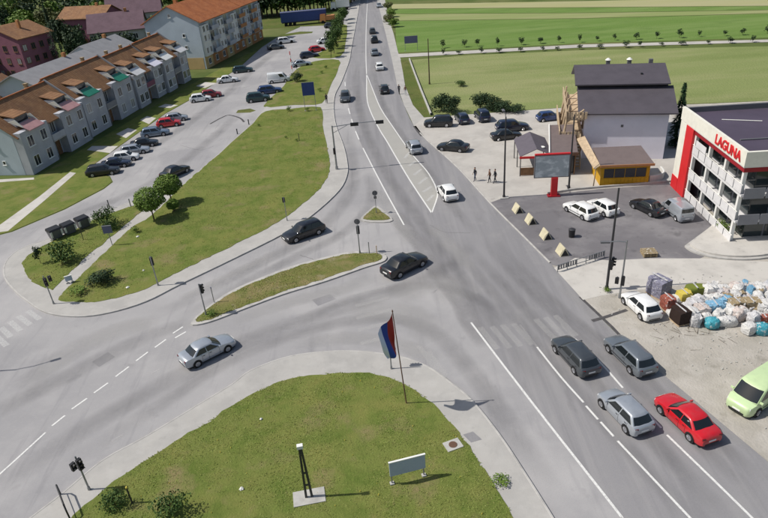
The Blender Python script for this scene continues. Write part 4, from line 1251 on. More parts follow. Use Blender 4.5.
# apartment block behind the terrace
def apartments():
    t = thing('apartment_block', 'pale four-storey apartment block with orange tiled roof and a plain bluish gable wall', 'building', (-37.7, 151.9, 0), R(76))
    # local x runs along the long facade (away from us), local y to the left (depth)
    L, D, E_, RG = 36, 13.5, 10.6, 14.0
    m = MB()
    gable_wall(m, 0, L, 0, D, E_, RG)
    m.build('wall', 'wall_gable', t)
    m = MB()
    m.bx(-.04, 0.0, .4, D - .4, 0, 2.6)
    m.build('plinth_panel', 'wall_ochre', t)
    m = MB()
    roof_gable(m, 0, L * .62, 0, D, E_, RG, .8, .18, .4)
    r = m.build('roof', 'tile_orange', t)
    m = MB()
    roof_gable(m, L * .62 + .9, L, 0, D, E_ + .06, RG + .06, .8, .18, .4)
    m.build('roof', 'tile_orange', t)
    for xx in (6, 15, 28):
        m = MB()
        m.bx(xx - .4, xx + .4, D / 2 + .6, D / 2 + 1.4, RG - .6, RG + .9)
        m.build('chimney', 'wall_orange', r)
    # ground-floor band in orange-brown, white bays above
    for i in range(9):
        x0 = i * 4.0
        m = MB()
        m.bx(x0 + .05, x0 + 3.95, -.12, 0, 0, 2.7)
        m.build('ground_floor_panel', 'wall_ochre' if i % 3 == 0 else 'wall_orange', t)
        if i % 2 == 0:
            m = MB()
            m.bx(x0 + .3, x0 + 3.7, -.55, 0, 2.75, E_ - 1.0)
            m.build('bay', 'wall_white' if i < 5 else 'wall_grey', t)
            for fl in (4.0, 6.7, 8.7):
                for xx in (x0 + 1.1, x0 + 2.9):
                    window(t, xx, -.58, fl, 1.0, 1.35)
        else:
            for fl in (2.85, 5.5, 7.9):
                m = MB()
                m.bx(x0 + .1, x0 + 3.9, -1.2, 0, fl, fl + .14)
                b = m.build('balcony_slab', 'concrete', t)
                m = MB()
                m.bx(x0 + .1, x0 + 3.9, -1.22, -1.14, fl + .142, fl + 1.0)
                m.build('balustrade', 'wall_orange' if i > 4 else 'wall_grey', b)
                window(t, x0 + 2.0, -.03, fl + 1.15, 2.0, 1.9, sill=False)
        window(t, x0 + 2.0, -.15, 1.5, 1.3, 1.3)
    for yy, zz in ((D / 2, 12.0), (D * .3, 7.6), (D * .3, 5.0)):
        window(t, -.03, yy, zz, .7, .8, R(-90), panes=1)
    return t


apartments()

# houses behind the terrace
plain_house('house', 'dark red and violet tall house with a brown roof at the left edge', (-92.5, 160.0), -22, 13, 10, 9.5, 12.0, 'wall_pink', 'tile_brown', cols=4, rows=3, along=False, frame='timber_brown')
plain_house('house', 'violet-grey house at the far left edge of the picture', (-104, 150.0), -10, 11, 10, 8.2, 11.0, 'wall_violet', 'tile_brown', rows=3, along=False, frame='timber_brown')
plain_house('house', 'low house with brown roof and olive wall behind the nearest terrace gable', (-71, 112.0), 76, 15, 9, 4.6, 7.0, 'wall_olive', 'tile_brown', rows=1, cols=4)
plain_house('house', 'long grey-roofed building directly behind the middle of the terrace', (-60.5, 118.0), 77, 22, 9, 6.2, 8.2, 'wall_gable', 'roof_grey', cols=6)
plain_house('house', 'second grey-roofed building behind the far end of the terrace', (-56.4, 140.5), 77, 13, 9, 6.6, 8.8, 'wall_gable', 'roof_grey', cols=4)
plain_house('house', 'house with a faded pink wall among the trees beyond the red house', (-90, 200.0), -15, 15, 10, 8.0, 10.5, 'wall_pink', 'tile_brown', cols=4, frame='timber_brown')
plain_house('house', 'plum-roofed house, nearer one of two between the terrace and the woods', (-74, 180.0), 12, 14, 11, 6.2, 10.0, 'wall_grey', 'roof_plum')
plain_house('house', 'plum-roofed house, farther one of two between the terrace and the woods', (-80, 212.0), 12, 16, 11, 6.6, 10.8, 'wall_grey', 'roof_plum')
plain_house('house', 'straw-coloured roof of a distant house in front of the woods', (-125, 290.0), 8, 18, 10, 5.0, 8.0, 'wall_white', 'field_straw')


# restaurant with the slate-coloured stepped roof
def restaurant():
    ang = R(-14)
    t = thing('restaurant', 'house with a stepped dark slate roof, plain lilac wall and timber balconies on its side', 'building', (26.7, 77.0, 0), ang)
    W, E_ = 9.9, 6.1
    m = MB()
    v = [(0, 0, 0), (W, 0, 0), (W, 13, 0), (0, 13, 0), (0, 0, E_), (W, 0, E_), (W, 4.4, 7.9), (0, 4.4, 7.9), (0, 9, 9.1), (W, 9, 9.1), (W, 13, 7.4), (0, 13, 7.4)]
    m.add(v, [(0, 1, 5, 4), (1, 2, 10, 9, 6, 5), (3, 0, 4, 7, 8, 11), (2, 3, 11, 10), (4, 5, 6, 7), (6, 9, 8, 7), (9, 10, 11, 8)])
    m.build('wall', 'wall_lilac', t)

    def sheet(nm, x0, x1, ya, za, yb, zb, th=.16):
        m_ = MB()
        b4 = [(x0, ya, za), (x1, ya, za), (x1, yb, zb), (x0, yb, zb)]
        m_.hexa(b4, [(p[0], p[1], p[2] + th) for p in b4])
        return m_.build(nm, 'roof_slate', t)
    r1 = sheet('lower_roof', -.9, W + .9, -.55, E_ - .18, 4.6, 7.98)
    r2 = sheet('upper_roof', -1.2, W + .45, 3.9, 8.42, 9.2, 9.75)
    sheet('rear_roof', -1.2, W + .45, 13.6, 7.6, 9.22, 9.75)
    m = MB()
    m.bx(-.9, W + .3, 4.62, 4.7, 7.6, 8.6)
    m.build('roof_step', 'plastic_black', r2)
    for xx in (3.2, 5.9, 8.6):
        m = MB()
        m.bx(xx - .25, xx + .25, 9.4, 9.9, 9.3, 10.35)
        m.build('chimney', 'plastic_grey', r2)
        if xx < 8:
            m = MB()
            m.cyl((xx, 9.65, 10.36), (xx, 9.65, 10.6), .4, .12, 10)
            m.build('chimney_cowl', 'litter', r2)
    m = MB(); m.bx(7.0, 7.25, 6.2, 6.5, 9.0, 9.35)
    m.build('roof_vent', 'plastic_black', r2)
    m = MB(); m.bx(4.4, 4.7, -.04, 0, 4.2, 4.5)
    m.build('wall_vent', 'plastic_grey', t)
    # upper gable windows and timber balconies on the left side
    for yy in (2.0, 5.0, 8.5):
        for zz in (1.6, 4.6):
            window(t, -.03, yy, zz, 1.4, 1.9, R(-90), 'timber_brown')
    for lvl, out in ((2.75, 3.0), (5.3, 2.3)):
        m = MB(); m.bx(-out, -.02, -.6, 11, lvl, lvl + .14)
        b = m.build('balcony_floor', 'timber_pale', t)
        for i in range(24):
            yy = -.55 + i * .5
            m = MB(); m.bx(-out - .04, -out + .04, yy - .225, yy + .225, lvl + .06, lvl + 1.05)
            m.build('slat', 'timber_pale', b)
        m = MB(); m.bx(-out - .07, -out + .07, -.7, 11.1, lvl + 1.06, lvl + 1.17)
        m.build('handrail', 'timber_pale', b)
        for i in range(6):
            m = MB(); m.bx(-out + .1 + i * .42, -out + .4 + i * .42, -.64, -.56, lvl + .16, lvl + 1.05)
            m.build('slat', 'timber_pale', b)
    for yy in (-.4, 2.6, 5.6, 8.6):
        m = MB()
        m.cyl((-2.9, yy, 0), (-2.0, yy, 7.2), .16, .12, 8)
        m.cyl((-2.2, yy, 5.0), (-.2, yy, 6.6), .11, .11, 6)
        m.cyl((-2.75, yy, 1.5), (-1.6, yy, 2.75), .10, .10, 6)
        m.build('balcony_post', 'timber_pale', t, 40)
    # outside stair towards the forecourt
    for k in range(9):
        m = MB(); m.bx(-1.9 + .0, -.5, -.7 - k * .34 - .3, -.7 - k * .34, 2.6 - k * .29, 2.7 - k * .29)
        m.build('stair_tread', 'timber_pale', t)
    for xx in (-1.95, -.45):
        m = MB()
        m.hexa([(xx - .05, -3.8, 0), (xx + .05, -3.8, 0), (xx + .05, -.6, 2.5), (xx - .05, -.6, 2.5)], [(xx - .05, -3.8, .95), (xx + .05, -3.8, .95), (xx + .05, -.6, 3.6), (xx - .05, -.6, 3.6)])
        m.build('stair_rail', 'timber_pale', t)
    return t


restaurant()


# awnings and the yellow garden bar in front of the restaurant
def awning():
    t = thing('awning', 'dark grey pitched awning roof with a white spot, left of the purple-brown metal roof', 'awning', (19.9, 75.6, 0), R(-6))
    m = MB()
    for s in (-1, 1):
        b4 = [(s * 2.0, -3.2, 2.55), (s * 2.0, 3.4, 2.55), (0, 3.4, 3.45), (0, -3.2, 3.45)]
        m.hexa(b4, [(p[0], p[1], p[2] + .07) for p in b4])
    m.build('roof_sheet', 'roof_awning', t)
    m = MB(); m.bx(-2.05, 2.05, -3.32, -3.22, 2.35, 2.62)
    m.build('fascia', 'red_paint', t)
    for x in (-1.9, 1.9):
        for y in (-3.1, 0, 3.2):
            m = MB(); m.cyl((x, y, 0), (x, y, 2.55), .06, .06, 8)
            m.build('post', 'metal_dark', t)
    m = MB(); m.cyl((.9, -1.5, 3.08), (.9, -1.5, 3.16), .32, .32, 16)
    m.build('roof_lamp', 'litter', t)
    m = MB(); m.bx(-1.8, 1.8, -2.9, -2.8, 0, 1.0)
    m.build('side_screen', 'timber_brown', t)


awning()


def metal_roof():
    t = thing('terrace_shelter', 'purple-brown metal roof on posts over a seating terrace, beside the timber stair', 'shelter', (22.2, 72.2, 0), R(-7))
    m = MB()
    b4 = [(-1.1, -.3, 2.9), (2.2, -.3, 2.9), (3.1, 8.0, 3.7), (.0, 8.0, 3.7)]
    m.hexa(b4, [(p[0], p[1], p[2] + .1) for p in b4])
    m.build('roof_sheet', 'roof_purple', t)
    m = MB(); m.tube([(-1.15, -.35, 3.08), (-.05, 8.0, 3.88)], .09, 8)
    m.build('gutter', 'wall_white', t)
    m = MB(); m.bx(-1.1, 2.3, -.42, -.32, 2.6, 2.95)
    m.build('fascia', 'metal_rust', t)
    for x, y in ((-.9, 0), (2.0, 0), (.3, 7.6), (2.8, 7.6)):
        m = MB(); m.cyl((x, y, 0), (x, y, 2.95 + y * .09), .07, .07, 8)
        m.build('post', 'timber_brown', t)
    for k in range(3):
        m = MB(); m.bx(-.8 + k * 1.0, .05 + k * 1.0, .3, .36, .1, 2.3)
        m.build('glazed_panel', 'glass_window', t)


metal_roof()


def yellow_bar():
    t = thing('garden_bar', 'yellow timber garden bar with a rusty flat roof and clear plastic window band', 'kiosk', (26.0, 67.9, 0), R(-6))
    W, D = 5.5, 4.3
    m = MB()
    m.bx(0, W, 0, .12, 0, .95); m.bx(0, W, 0, .12, 2.1, 2.55)
    m.bx(0, .35, .002, .118, .95, 2.1); m.bx(W - .35, W, .002, .118, .95, 2.1)
    m.bx(0, .12, .122, D, 0, 2.55); m.bx(W - .12, W, .122, D, 0, 2.55); m.bx(.122, W - .122, D - .12, D, 0, 2.55)
    m.build('wall', 'yellow_paint', t)
    for k in range(4):
        x0 = .37 + k * 1.2
        m = MB(); m.bx(x0, x0 + 1.14, .05, .07, .96, 2.09)
        m.build('pane', 'glass_window', t)
        m = MB(); m.bx(x0 + 1.145, x0 + 1.19, .02, .11, .96, 2.09)
        m.build('mullion', 'yellow_paint', t)
    for k in range(12):
        m = MB(); m.bx(.05 + k * .455, .47 + k * .455, -.03, -.002, .06, .9)
        m.build('plank', 'yellow_paint', t)
    m = MB()
    b4 = [(-.25, -.5, 2.62), (W + .25, -.5, 2.62), (W + .1, D + .3, 3.0), (-.1, D + .3, 3.0)]
    m.hexa(b4, [(p[0], p[1], p[2] + .1) for p in b4])
    m.build('roof', 'roof_purple', t)
    m = MB(); m.bx(-.28, W + .28, -.6, -.51, 2.5, 2.76)
    m.build('fascia', 'wall_orange', t)
    m = MB()
    b4 = [(-.9, -.3, 2.2), (-.3, -.5, 2.7), (-.4, D + 3.5, 3.4), (-1.4, D + 3.5, 3.1)]
    m.hexa(b4, [(p[0], p[1], p[2] + .1) for p in b4])
    m.build('side_canopy', 'timber_pale', t)
    m = MB(); m.cyl((-.75, -.1, 0), (-.6, 0, 2.4), .08, .06, 8)
    m.build('post', 'timber_pale', t)


yellow_bar()

# low white wall curving behind the garden bar
tag(ribbon('garden_wall', smooth_line([(31.8, 67.9), (33.0, 68.1), (33.9, 68.9), (34.2, 70.4)], 4), .2, 0.0, 'wall_white', 0.8), 'short curved white garden wall right of the yellow bar', 'wall')


# the commercial building with the white parapet
def shop():
    t = thing('commercial_building', 'three-storey commercial building with white parapet, red panel and glazed galleries', 'building', (33.6, 52.3, 0), R(-3.5))
    W, L, Hp, Zp = 20, 14.0, 9.25, 7.85
    m = MB(); m.bx(.9, W, .5, L - .2, 0, Zp - .02)
    m.build('wall', 'facade_grey', t)
    # flat roof inside the parapet
    m = MB(); m.bx(.1, W, .1, L - .1, Zp, Zp + .75)
    r = m.build('roof', 'roof_flat', t)
    m = MB()
    m.hexa([(1, 4.4, Zp + .76), (W, 4.4, Zp + .76), (W, 4.6, Zp + .76), (1, 4.6, Zp + .76)], [(1, 4.4, Zp + .86), (W, 4.4, Zp + .86), (W, 4.6, Zp + .86), (1, 4.6, Zp + .86)])
    m.build('roof_seam', 'plastic_grey', r)
    for k in range(3):
        m = MB(); m.tube([(2 + k * 5, 10.8 - k * .5, Zp + .8), (5.5 + k * 5, 9.6 - k * .3, Zp + .8)], .05, 6)
        m.build('roof_cable', 'litter', r)
    # parapet: front (towards the road), side and back
    pf = MB(); pf.bx(-.75, -.45, -.35, L + .2, Zp, Hp)
    pf = pf.build('parapet', 'cream_paint', t)
    m = MB(); m.bx(-.449, W, -.35, -.05, Zp, Hp)
    m.build('parapet', 'cream_paint', t)
    m = MB(); m.bx(-.449, W, L - .1, L + .2, Zp, Hp - .1)
    m.build('parapet', 'plastic_grey', t)
    m = MB(); m.bx(-.70, W, -.30, L + .1, Zp - .10, Zp - .002)
    m.build('soffit', 'wall_white', t)
    # red fascia below the parapet
    m = MB(); m.bx(-.62, -.5, -.25, 10.6, Zp - .55, Zp - .105)
    m.build('fascia', 'red_dark', t)
    m = MB(); m.bx(-.49, W, -.25, -.13, Zp - .55, Zp - .105)
    m.build('fascia', 'red_dark', t)
    # white fin and red panel at the far end of the front
    m = MB(); m.bx(-.72, .85, 12.5, L + .1, 1.5, Zp - .105)
    m.build('fin', 'cream_paint', t)
    m = MB(); m.bx(-.76, -.3, 10.65, 12.49, 0, Zp - .108)
    m.build('red_panel', 'red_paint', t)
    m = MB(); m.bx(-.78, .84, 12.495, L + .12, 0, 1.495)
    m.build('red_plinth', 'red_paint', t)
    # galleries: slab, balustrade panels, glazing, columns
    bays = [(0.0, 3.5), (3.5, 7.0), (7.0, 10.6)]
    for fl in (2.45, 5.1):
        m = MB(); m.bx(-.55, .88, -.55, 10.6, fl - .12, fl + .12)
        m.bx(.881, W, -.55, .48, fl - .12, fl + .12)
        s = m.build('floor_slab', 'facade_panel', t)
    for fl in (0.0, 2.45, 5.1):
        for i in range(7):
            y0 = -.5 + i * 1.58
            m = MB(); m.bx(-.62, -.56, y0 + .06, y0 + 1.5, fl + .2, fl + .98)
            m.build('balustrade_panel', 'facade_panel', t)
        m = MB(); m.tube([(-.59, -.55, fl + 1.08), (-.59, 10.6, fl + 1.08)], .035, 6)
        m.build('handrail', 'litter', t)
        if fl:
            for i in range(9):
                x0 = -.4 + i * 2.0
                m = MB(); m.bx(x0 + .05, x0 + 1.9, -.62, -.56, fl - .3, fl + .75)
                m.build('balustrade_panel', 'facade_grey', t)  # side panels coloured darker than the front ones to paint in this face's shade
        for y0, y1 in bays:
            for j in range(2):
                ya = y0 + .25 + j * (y1 - y0 - .3) / 2
                yb = ya + (y1 - y0 - .5) / 2
                m = MB(); m.bx(.84, .89, ya, yb, fl + .25, fl + 2.2)
                m.build('pane', 'glass_shop', t)
        for i in range(8):
            x0 = 1.0 + i * 1.9
            m = MB(); m.bx(x0, x0 + 1.7, .42, .47, fl + .25 if fl else .1, fl + 2.2)
            m.build('pane', 'glass_shop', t)
    for y in (0.0, 3.5, 7.0, 10.45):
        m = MB(); m.bx(-.52, -.2, y - .16, y + .16, 0, Zp - .11)
        m.build('column', 'wall_white', t)
    for x in (3.6, 7.2, 10.8, 14.4):
        m = MB(); m.bx(x - .16, x + .16, -.12, .18, 0, Zp - .11)
        m.build('column', 'wall_white', t)
    # red banner lettering zone on the top gallery
    m = MB(); m.bx(-.68, -.63, 7.4, 9.8, 6.2, 6.9)
    m.build('banner', 'facade_panel', t)
    # rooftop name
    cu = bpy.data.curves.new('lettering', 'FONT')
    cu.body = 'LAGUNA'
    cu.size = 1.28
    cu.extrude = .04
    cu.offset = .028
    cu.space_character = 1.02
    tmp = bpy.data.objects.new('tmp_text', cu)
    col.objects.link(tmp)
    dg = bpy.context.evaluated_depsgraph_get()
    me = bpy.data.meshes.new_from_object(tmp.evaluated_get(dg))
    bpy.data.objects.remove(tmp)
    me.materials.clear()
    me.materials.append(MATS['red_paint'])
    o = obj('lettering', me, pf)
    o.matrix_local = Matrix(((0, 0, -1, -.80), (-1, 0, 0, 5.7), (0, 1, 0, Zp + .24), (0, 0, 0, 1)))
    return t


shop()
# curved entrance steps at the corner
for k, (rad, z) in enumerate(((5.1, .17), (4.6, .34))):
    pts = [(33.9 + rad * cos(R(a)) * 1.0, 51.9 + rad * .62 * sin(R(a))) for a in range(176, 361, 8)]
    struct(slab('entrance_step', pts + [(40, 52.3), (34.2, 56.5)], 0, z, 'concrete_strip' if k else 'kerb_stone'))

# ------------------------------------------------------------------ vegetation
def leaves(m, lobes, n, size, seed, flat=0.35, shell=0.55):
    """leaf-sized faces spread through the lobes' volume, denser near their surface"""
    rnd = random.Random(seed)
    vol = [rx * ry * rz for (_, (rx, ry, rz)) in lobes]
    tot = sum(vol)
    for (c, rad), v_ in zip(lobes, vol):
        k = max(6, int(n * v_ / tot))
        for _ in range(k):
            d = Vector((rnd.gauss(0, 1), rnd.gauss(0, 1), rnd.gauss(0, 1))).normalized()
            r = shell + (1 - shell) * rnd.random() ** .6
            r *= 1 + .18 * noise.noise((d.x * 2.3 + seed, d.y * 2.3, d.z * 2.3 + c[0]))
            if rnd.random() < .18:
                r *= rnd.random()
            p = Vector((c[0] + d.x * rad[0] * r, c[1] + d.y * rad[1] * r, c[2] + d.z * rad[2] * r))
            nn = (d + Vector((rnd.gauss(0, .6), rnd.gauss(0, .6), rnd.gauss(0, .6) + flat))).normalized()
            a = nn.orthogonal().normalized()
            a = Matrix.Rotation(rnd.random() * 6.28, 3, nn) @ a
            b = nn.cross(a)
            s = size * (.6 + .8 * rnd.random())
            q = [p + a * s, p + b * s * .6, p - a * s * .9, p - b * s * .6]
            q[0] = q[0] - nn * s * .3
            m.add(q, [(0, 1, 2, 3)])


def trunk_mesh(h, r, limbs, seed):
    rnd = random.Random(seed)
    m = MB()
    pts = [Vector((0, 0, -.1))]
    for k in range(1, 5):
        pts.append(Vector((rnd.gauss(0, .03) * h, rnd.gauss(0, .03) * h, h * k / 4)))
    for k in range(4):
        m.cyl(pts[k], pts[k + 1], r * (1 - .18 * k), r * (1 - .18 * (k + 1)), 8)
    for k in range(limbs):
        a = 2 * pi * k / limbs + rnd.random()
        s = pts[2].lerp(pts[4], rnd.random() * .9)
        e = s + Vector((cos(a) * h * .35, sin(a) * h * .35, h * (.2 + .2 * rnd.random())))
        m.cyl(s, e, r * .4, r * .14, 6)
    return m


def blob_lobes(w, h, z0, n, seed, spread=.55):
    rnd = random.Random(seed)
    out = [((0, 0, z0 + h * .5), (w * .36, w * .36, h * .42))]
    for k in range(n):
        a = 2 * pi * k / n + rnd.random() * .8
        rr = w * .5 * spread * (.7 + .5 * rnd.random())
        s = .22 + .12 * rnd.random()
        out.append(((cos(a) * rr, sin(a) * rr, z0 + h * (.25 + .5 * rnd.random())), (w * s, w * s, h * (.2 + .12 * rnd.random()))))
    return out


PLANT = {}


def plant_kind(key, w, h, clear, trunk_r, leafmat, nleaf, size, seeds=2, lobes=7, limbs=5, flat=.35):
    var = []
    for sd in range(seeds):
        c = MB()
        leaves(c, blob_lobes(w, h - clear, clear, lobes, 31 * sd + len(key)), nleaf, size, 7 * sd + len(key), flat)
        var.append((c.mesh('crown', leafmat), trunk_mesh(clear + (h - clear) * .55, trunk_r, limbs, sd + 5).mesh('trunk', 'bark', 50)))
    PLANT[key] = var


plant_kind('street_tree', 3.0, 5.2, 1.3, .09, 'leaf_mid', 700, .20, 3)
plant_kind('big_tree', 8.0, 10.0, 2.0, .25, 'leaf_mid', 1500, .42, 3, 9)
plant_kind('dark_tree', 8.5, 12.0, 2.0, .28, 'leaf_dark', 1500, .45, 3, 9)
plant_kind('olive_tree', 7.0, 8.0, 1.4, .2, 'leaf_olive', 1300, .40, 3, 9)
plant_kind('bright_tree', 6.5, 7.0, 1.4, .18, 'leaf_bright', 1200, .36, 2, 8)
plant_kind('sapling', 1.9, 2.6, .5, .05, 'leaf_dark', 200, .17, 3, 5)
plant_kind('shrub', 2.2, 1.7, .08, .05, 'leaf_mid', 900, .085, 3, 8)
plant_kind('shrub_dark', 3.2, 2.6, .15, .07, 'leaf_dark', 1500, .12, 3, 9)
plant_kind('weed', 1.0, .7, .0, .02, 'leaf_bright', 260, .06, 2, 6)


def plant(name, key, at, label, cat, h=1.0, w=None, var=None, group=None, z=0.0, stem='trunk', crown='crown'):
    v = PLANT[key][(var if var is not None else random.randrange(99)) % len(PLANT[key])]
    w = w or h
    t = thing(name, label, cat, (at[0], at[1], z), random.random() * 6.28, group)
    t.scale = (w, w, h)
    obj(crown, v[0], t)
    obj(stem, v[1], t)
    return t


ORD = ['first', 'second', 'third', 'fourth', 'fifth', 'sixth', 'seventh', 'eighth', 'ninth', 'tenth', 'eleventh', 'twelfth', 'thirteenth', 'fourteenth', 'fifteenth', 'sixteenth', 'seventeenth', 'eighteenth']


# two ball-shaped trees and a small one on the big lawn
def ball_tree(at, label, h, r, clear):
    t = thing('ball_tree', label, 'tree', (at[0], at[1], .15), 0)
    m = MB()
    leaves(m, [((0, 0, clear + r * .75), (r, r, r * .76)), ((0, 0, clear + r * .75), (r * .88, r * .88, r * .66))], 4200, .12, int(h * 10), .5, .86)
    m.build('crown', 'leaf_bright', t)
    m = MB()
    m.cyl((0, 0, -.1), (0, 0, clear + r * .5), .09, .07, 8)
    for k in range(5):
        a = k * 1.256
        m.cyl((0, 0, clear * .8), (cos(a) * r * .6, sin(a) * r * .6, clear + r * .7), .05, .02, 6)
    m.build('trunk', 'bark', t, 50)


ball_tree((-26.64, 68.10), 'clipped ball-shaped tree nearer us at the top of the lawn path', 3.9, 1.75, 1.35)
ball_tree((-25.67, 72.64), 'clipped ball-shaped tree farther up, behind the black saloon on the access lane', 3.7, 1.65, 1.3)
ball_tree((-24.82, 70.27), 'small low ball-shaped shrub tree beside the farther clipped tree', 1.6, .75, .35)

# shrubs on the two lawns by the bins
plant('shrub', 'shrub', (-33.65, 59.19), 'dark loose shrub in the middle of the bin lawn', 'shrub', 1.35, 1.5, 0, z=.15)
plant('shrub', 'shrub', (-32.18, 67.51), 'leafy shrub right of the three bins behind the lawn sign', 'shrub', 1.35, 1.25, 1, z=.15)
plant('shrub', 'shrub', (-31.02, 66.52), 'second leafy shrub squeezed between the lawn sign and the path', 'shrub', .9, .9, 2, z=.15)
plant('shrub', 'shrub_dark', (-27.71, 54.03), 'dark spreading shrub low on the big lawn near the round corner', 'shrub', .55, .85, 0, z=.15)
plant('shrub', 'weed', (-29.58, 52.47), 'flat dark plant beside the lower end of the lawn path', 'shrub', 1.0, 1.9, 1, z=.15)
plant('sapling', 'sapling', (-36.23, 59.29), 'thin dark sapling at the left edge of the bin lawn', 'sapling', .9, .55, 0, z=.15)
plant('shrub', 'weed', (-27.95, 65.20), 'small dark weed on the big lawn beside the path', 'shrub', 1.1, 1.1, 0, z=.15)
# shrubs on the southern lawn
plant('shrub', 'shrub', (-13.73, 25.60), 'round bush on the southern lawn at the bottom of the picture', 'shrub', .85, .95, 1, z=.15)
plant('shrub', 'shrub', (-17.36, 26.51), 'straggly weed bush beside the near signal post at lower left', 'shrub', .75, .75, 2, z=.15)
plant('shrub', 'weed', (5.79, 26.08), 'weedy clump growing on the pavement right of the southern lawn', 'shrub', .55, 1.25, 1, z=.12)
plant('shrub', 'weed', (19.09, 45.60), 'tuft of weeds at the foot of the tall signal pole', 'shrub', .6, .8, 0)
plant('shrub', 'weed', (-15.54, 46.59), 'weedy tuft under the signal at the left tip of the long island', 'shrub', .7, 1.0, 1, z=.15)
# small shrubs on the upper lawns
for k, (x, y, hh) in enumerate(((289, 112, 1.0), (308, 112, .8), (289.5, 128, .55), (297, 142, .5), (288, 142, .45), (311, 100, .8), (327, 69, .8), (322, 73, .7))):
    g = [(-14.59, 109.96), (-11.17, 108.99), (-18.88, 102.43), (-11.80, 93.07), (-13.67, 94.96), (-9.72, 122.15), (-9.37, 141.76), (-10.04, 137.24)][k]
    plant('shrub', 'weed', g, ['small dark shrub left of the path end between the two lawns', 'small dark shrub right of the first one below the blue board', 'tiny plant by the left edge of the big lawn', 'low plant in the upper middle of the big lawn, right one', 'low plant in the upper middle of the big lawn, left one',
                               'small shrub beside the blue board on the upper lawn', 'small shrub at the top right of the upper lawn', 'second small shrub at the top right of the upper lawn'][k], 'shrub', hh * 1.3, hh * 1.1, k, z=.15)
plant('shrub', 'shrub_dark', (-14.75, 131.75), 'dark bush by the striped post beside the white van', 'shrub', .75, .75, 1, z=.1)
# street trees beside the main road (upper left)
for k, (x, y) in enumerate([(-8.65, 153.03), (-8.07, 157.42), (-8.75, 163.19), (-7.56, 165.92), (-8.39, 172.33), (-7.29, 176.13), (-8.01, 183.23), (-6.86, 188.31), (-7.59, 195.46), (-6.51, 201.26)]):
    plant('street_tree', 'street_tree', (x, y), 'young street tree, %s row, %s from the near end, beside the main road' % (('left', 'right')[k % 2], ORD[k // 2]), 'tree', .8 + .2 * random.random(), None, k, 'young trees in the short double row', .1)
plant('street_tree', 'big_tree', (-6.48, 208.95), 'bushy tree at the far end of the short street tree row', 'tree', .38, .45, 1)
# saplings along the field track
row_a, row_b = [], []
pa = [Vector(p) for p in [(16.95, 151.59), (86.75, 139.25)]]
pb = [Vector(p) for p in [(15.78, 147.49), (84.08, 134.58)]]
for k in range(18):
    q = pa[0].lerp(pa[1], (k + .45 * random.random()) / 16)
    plant('sapling', 'sapling', (q.x, q.y + 2.2 + random.random()), 'small sapling behind the field track, %s from the main road' % ORD[k], 'sapling', .5 + .4 * random.random(), .5 + .4 * random.random(), k, 'saplings behind the field track')
    q = pb[0].lerp(pb[1], (k + .45 * random.random()) / 16)
    plant('sapling', 'sapling', (q.x, q.y - .6), 'low dark bush in front of the field track, %s from the main road' % ORD[k], 'sapling', .3 + .35 * random.random(), .55 + .4 * random.random(), k + 1, 'bushes in front of the field track')
# bushes by the forecourt
for k, (x, y, hh, ww, lb) in enumerate(((441, 109, 1.25, .85, 'tall dark bush behind the black off-roader on the forecourt'), (451, 111, 1.15, .9, 'dark bush right of the tallest one behind the parked cars'),
                                        (480, 107, 1.2, .85, 'dark bush with a pointed top behind the dark blue nose-in car'), (492, 109, 1.0, .95, 'rounded bush just right of the pointed bush'),
                                        (503, 111, .7, .9, 'lower bush at the left of the low hedge end'), (514, 111.5, .5, .9, 'low hedge bush nearest the blue car behind the awning'))):
    g = [(11.44, 103.20), (13.07, 101.58), (17.85, 102.56), (19.64, 101.46), (21.19, 100.15), (22.81, 99.41)][k]
    plant('bush', 'shrub_dark', g, lb, 'bush', hh, ww * 1.15, k)
plant('bush', 'shrub', [(16.98, 118.19)][0], 'lone small shrub in the dry field', 'shrub', .7, 1.0, 0)
for k, g in enumerate([(6.99, 194.60), (8.20, 207.39), (7.96, 222.73), (7.87, 188.90)]):
    plant('bush', 'bright_tree' if k % 2 else 'olive_tree', g, 'roadside bush right of the far main road, %s from the near end' % ('second', 'third', 'fourth', 'first')[k], 'bush', .35, .5, k, 'clump of bushes right of the main road')


# conifer right of the restaurant
def conifer(at, label, h, r):
    t = thing('conifer', label, 'tree', (at[0], at[1], 0), 0)
    m = MB()
    rnd = random.Random(5)
    for _ in range(1700):
        z = rnd.random() ** 1.2
        rr = r * (1 - z) ** .75 * (.75 + .4 * noise.noise((z * 7, 1, 2))) * (.55 + .5 * rnd.random())
        a = rnd.random() * 6.28
        rr *= 1 + .18 * sin(a * 4 + z * 9)
        p = Vector((cos(a) * rr, sin(a) * rr, .4 + z * (h - .4)))
        d = Vector((cos(a), sin(a), -.35)).normalized()
        s = .16 + .16 * rnd.random()
        b = d.cross(Vector((0, 0, 1))).normalized()
        m.add([p + d * s, p + b * s * .4, p - d * s, p - b * s * .4], [(0, 1, 2, 3)])
    m.build('crown', 'leaf_conifer', t)
    m = MB()
    m.cyl((0, 0, -.1), (0, 0, h * .9), .13, .02, 8)
    m.build('trunk', 'bark', t, 50)


conifer((39.6, 78.5), 'dark pointed conifer between the slate-roofed house and the white parapet', 8.4, 1.35)
conifer((-74.5, 160.0), 'tall dark conifer standing right of the dark red house', 16, 2.4)

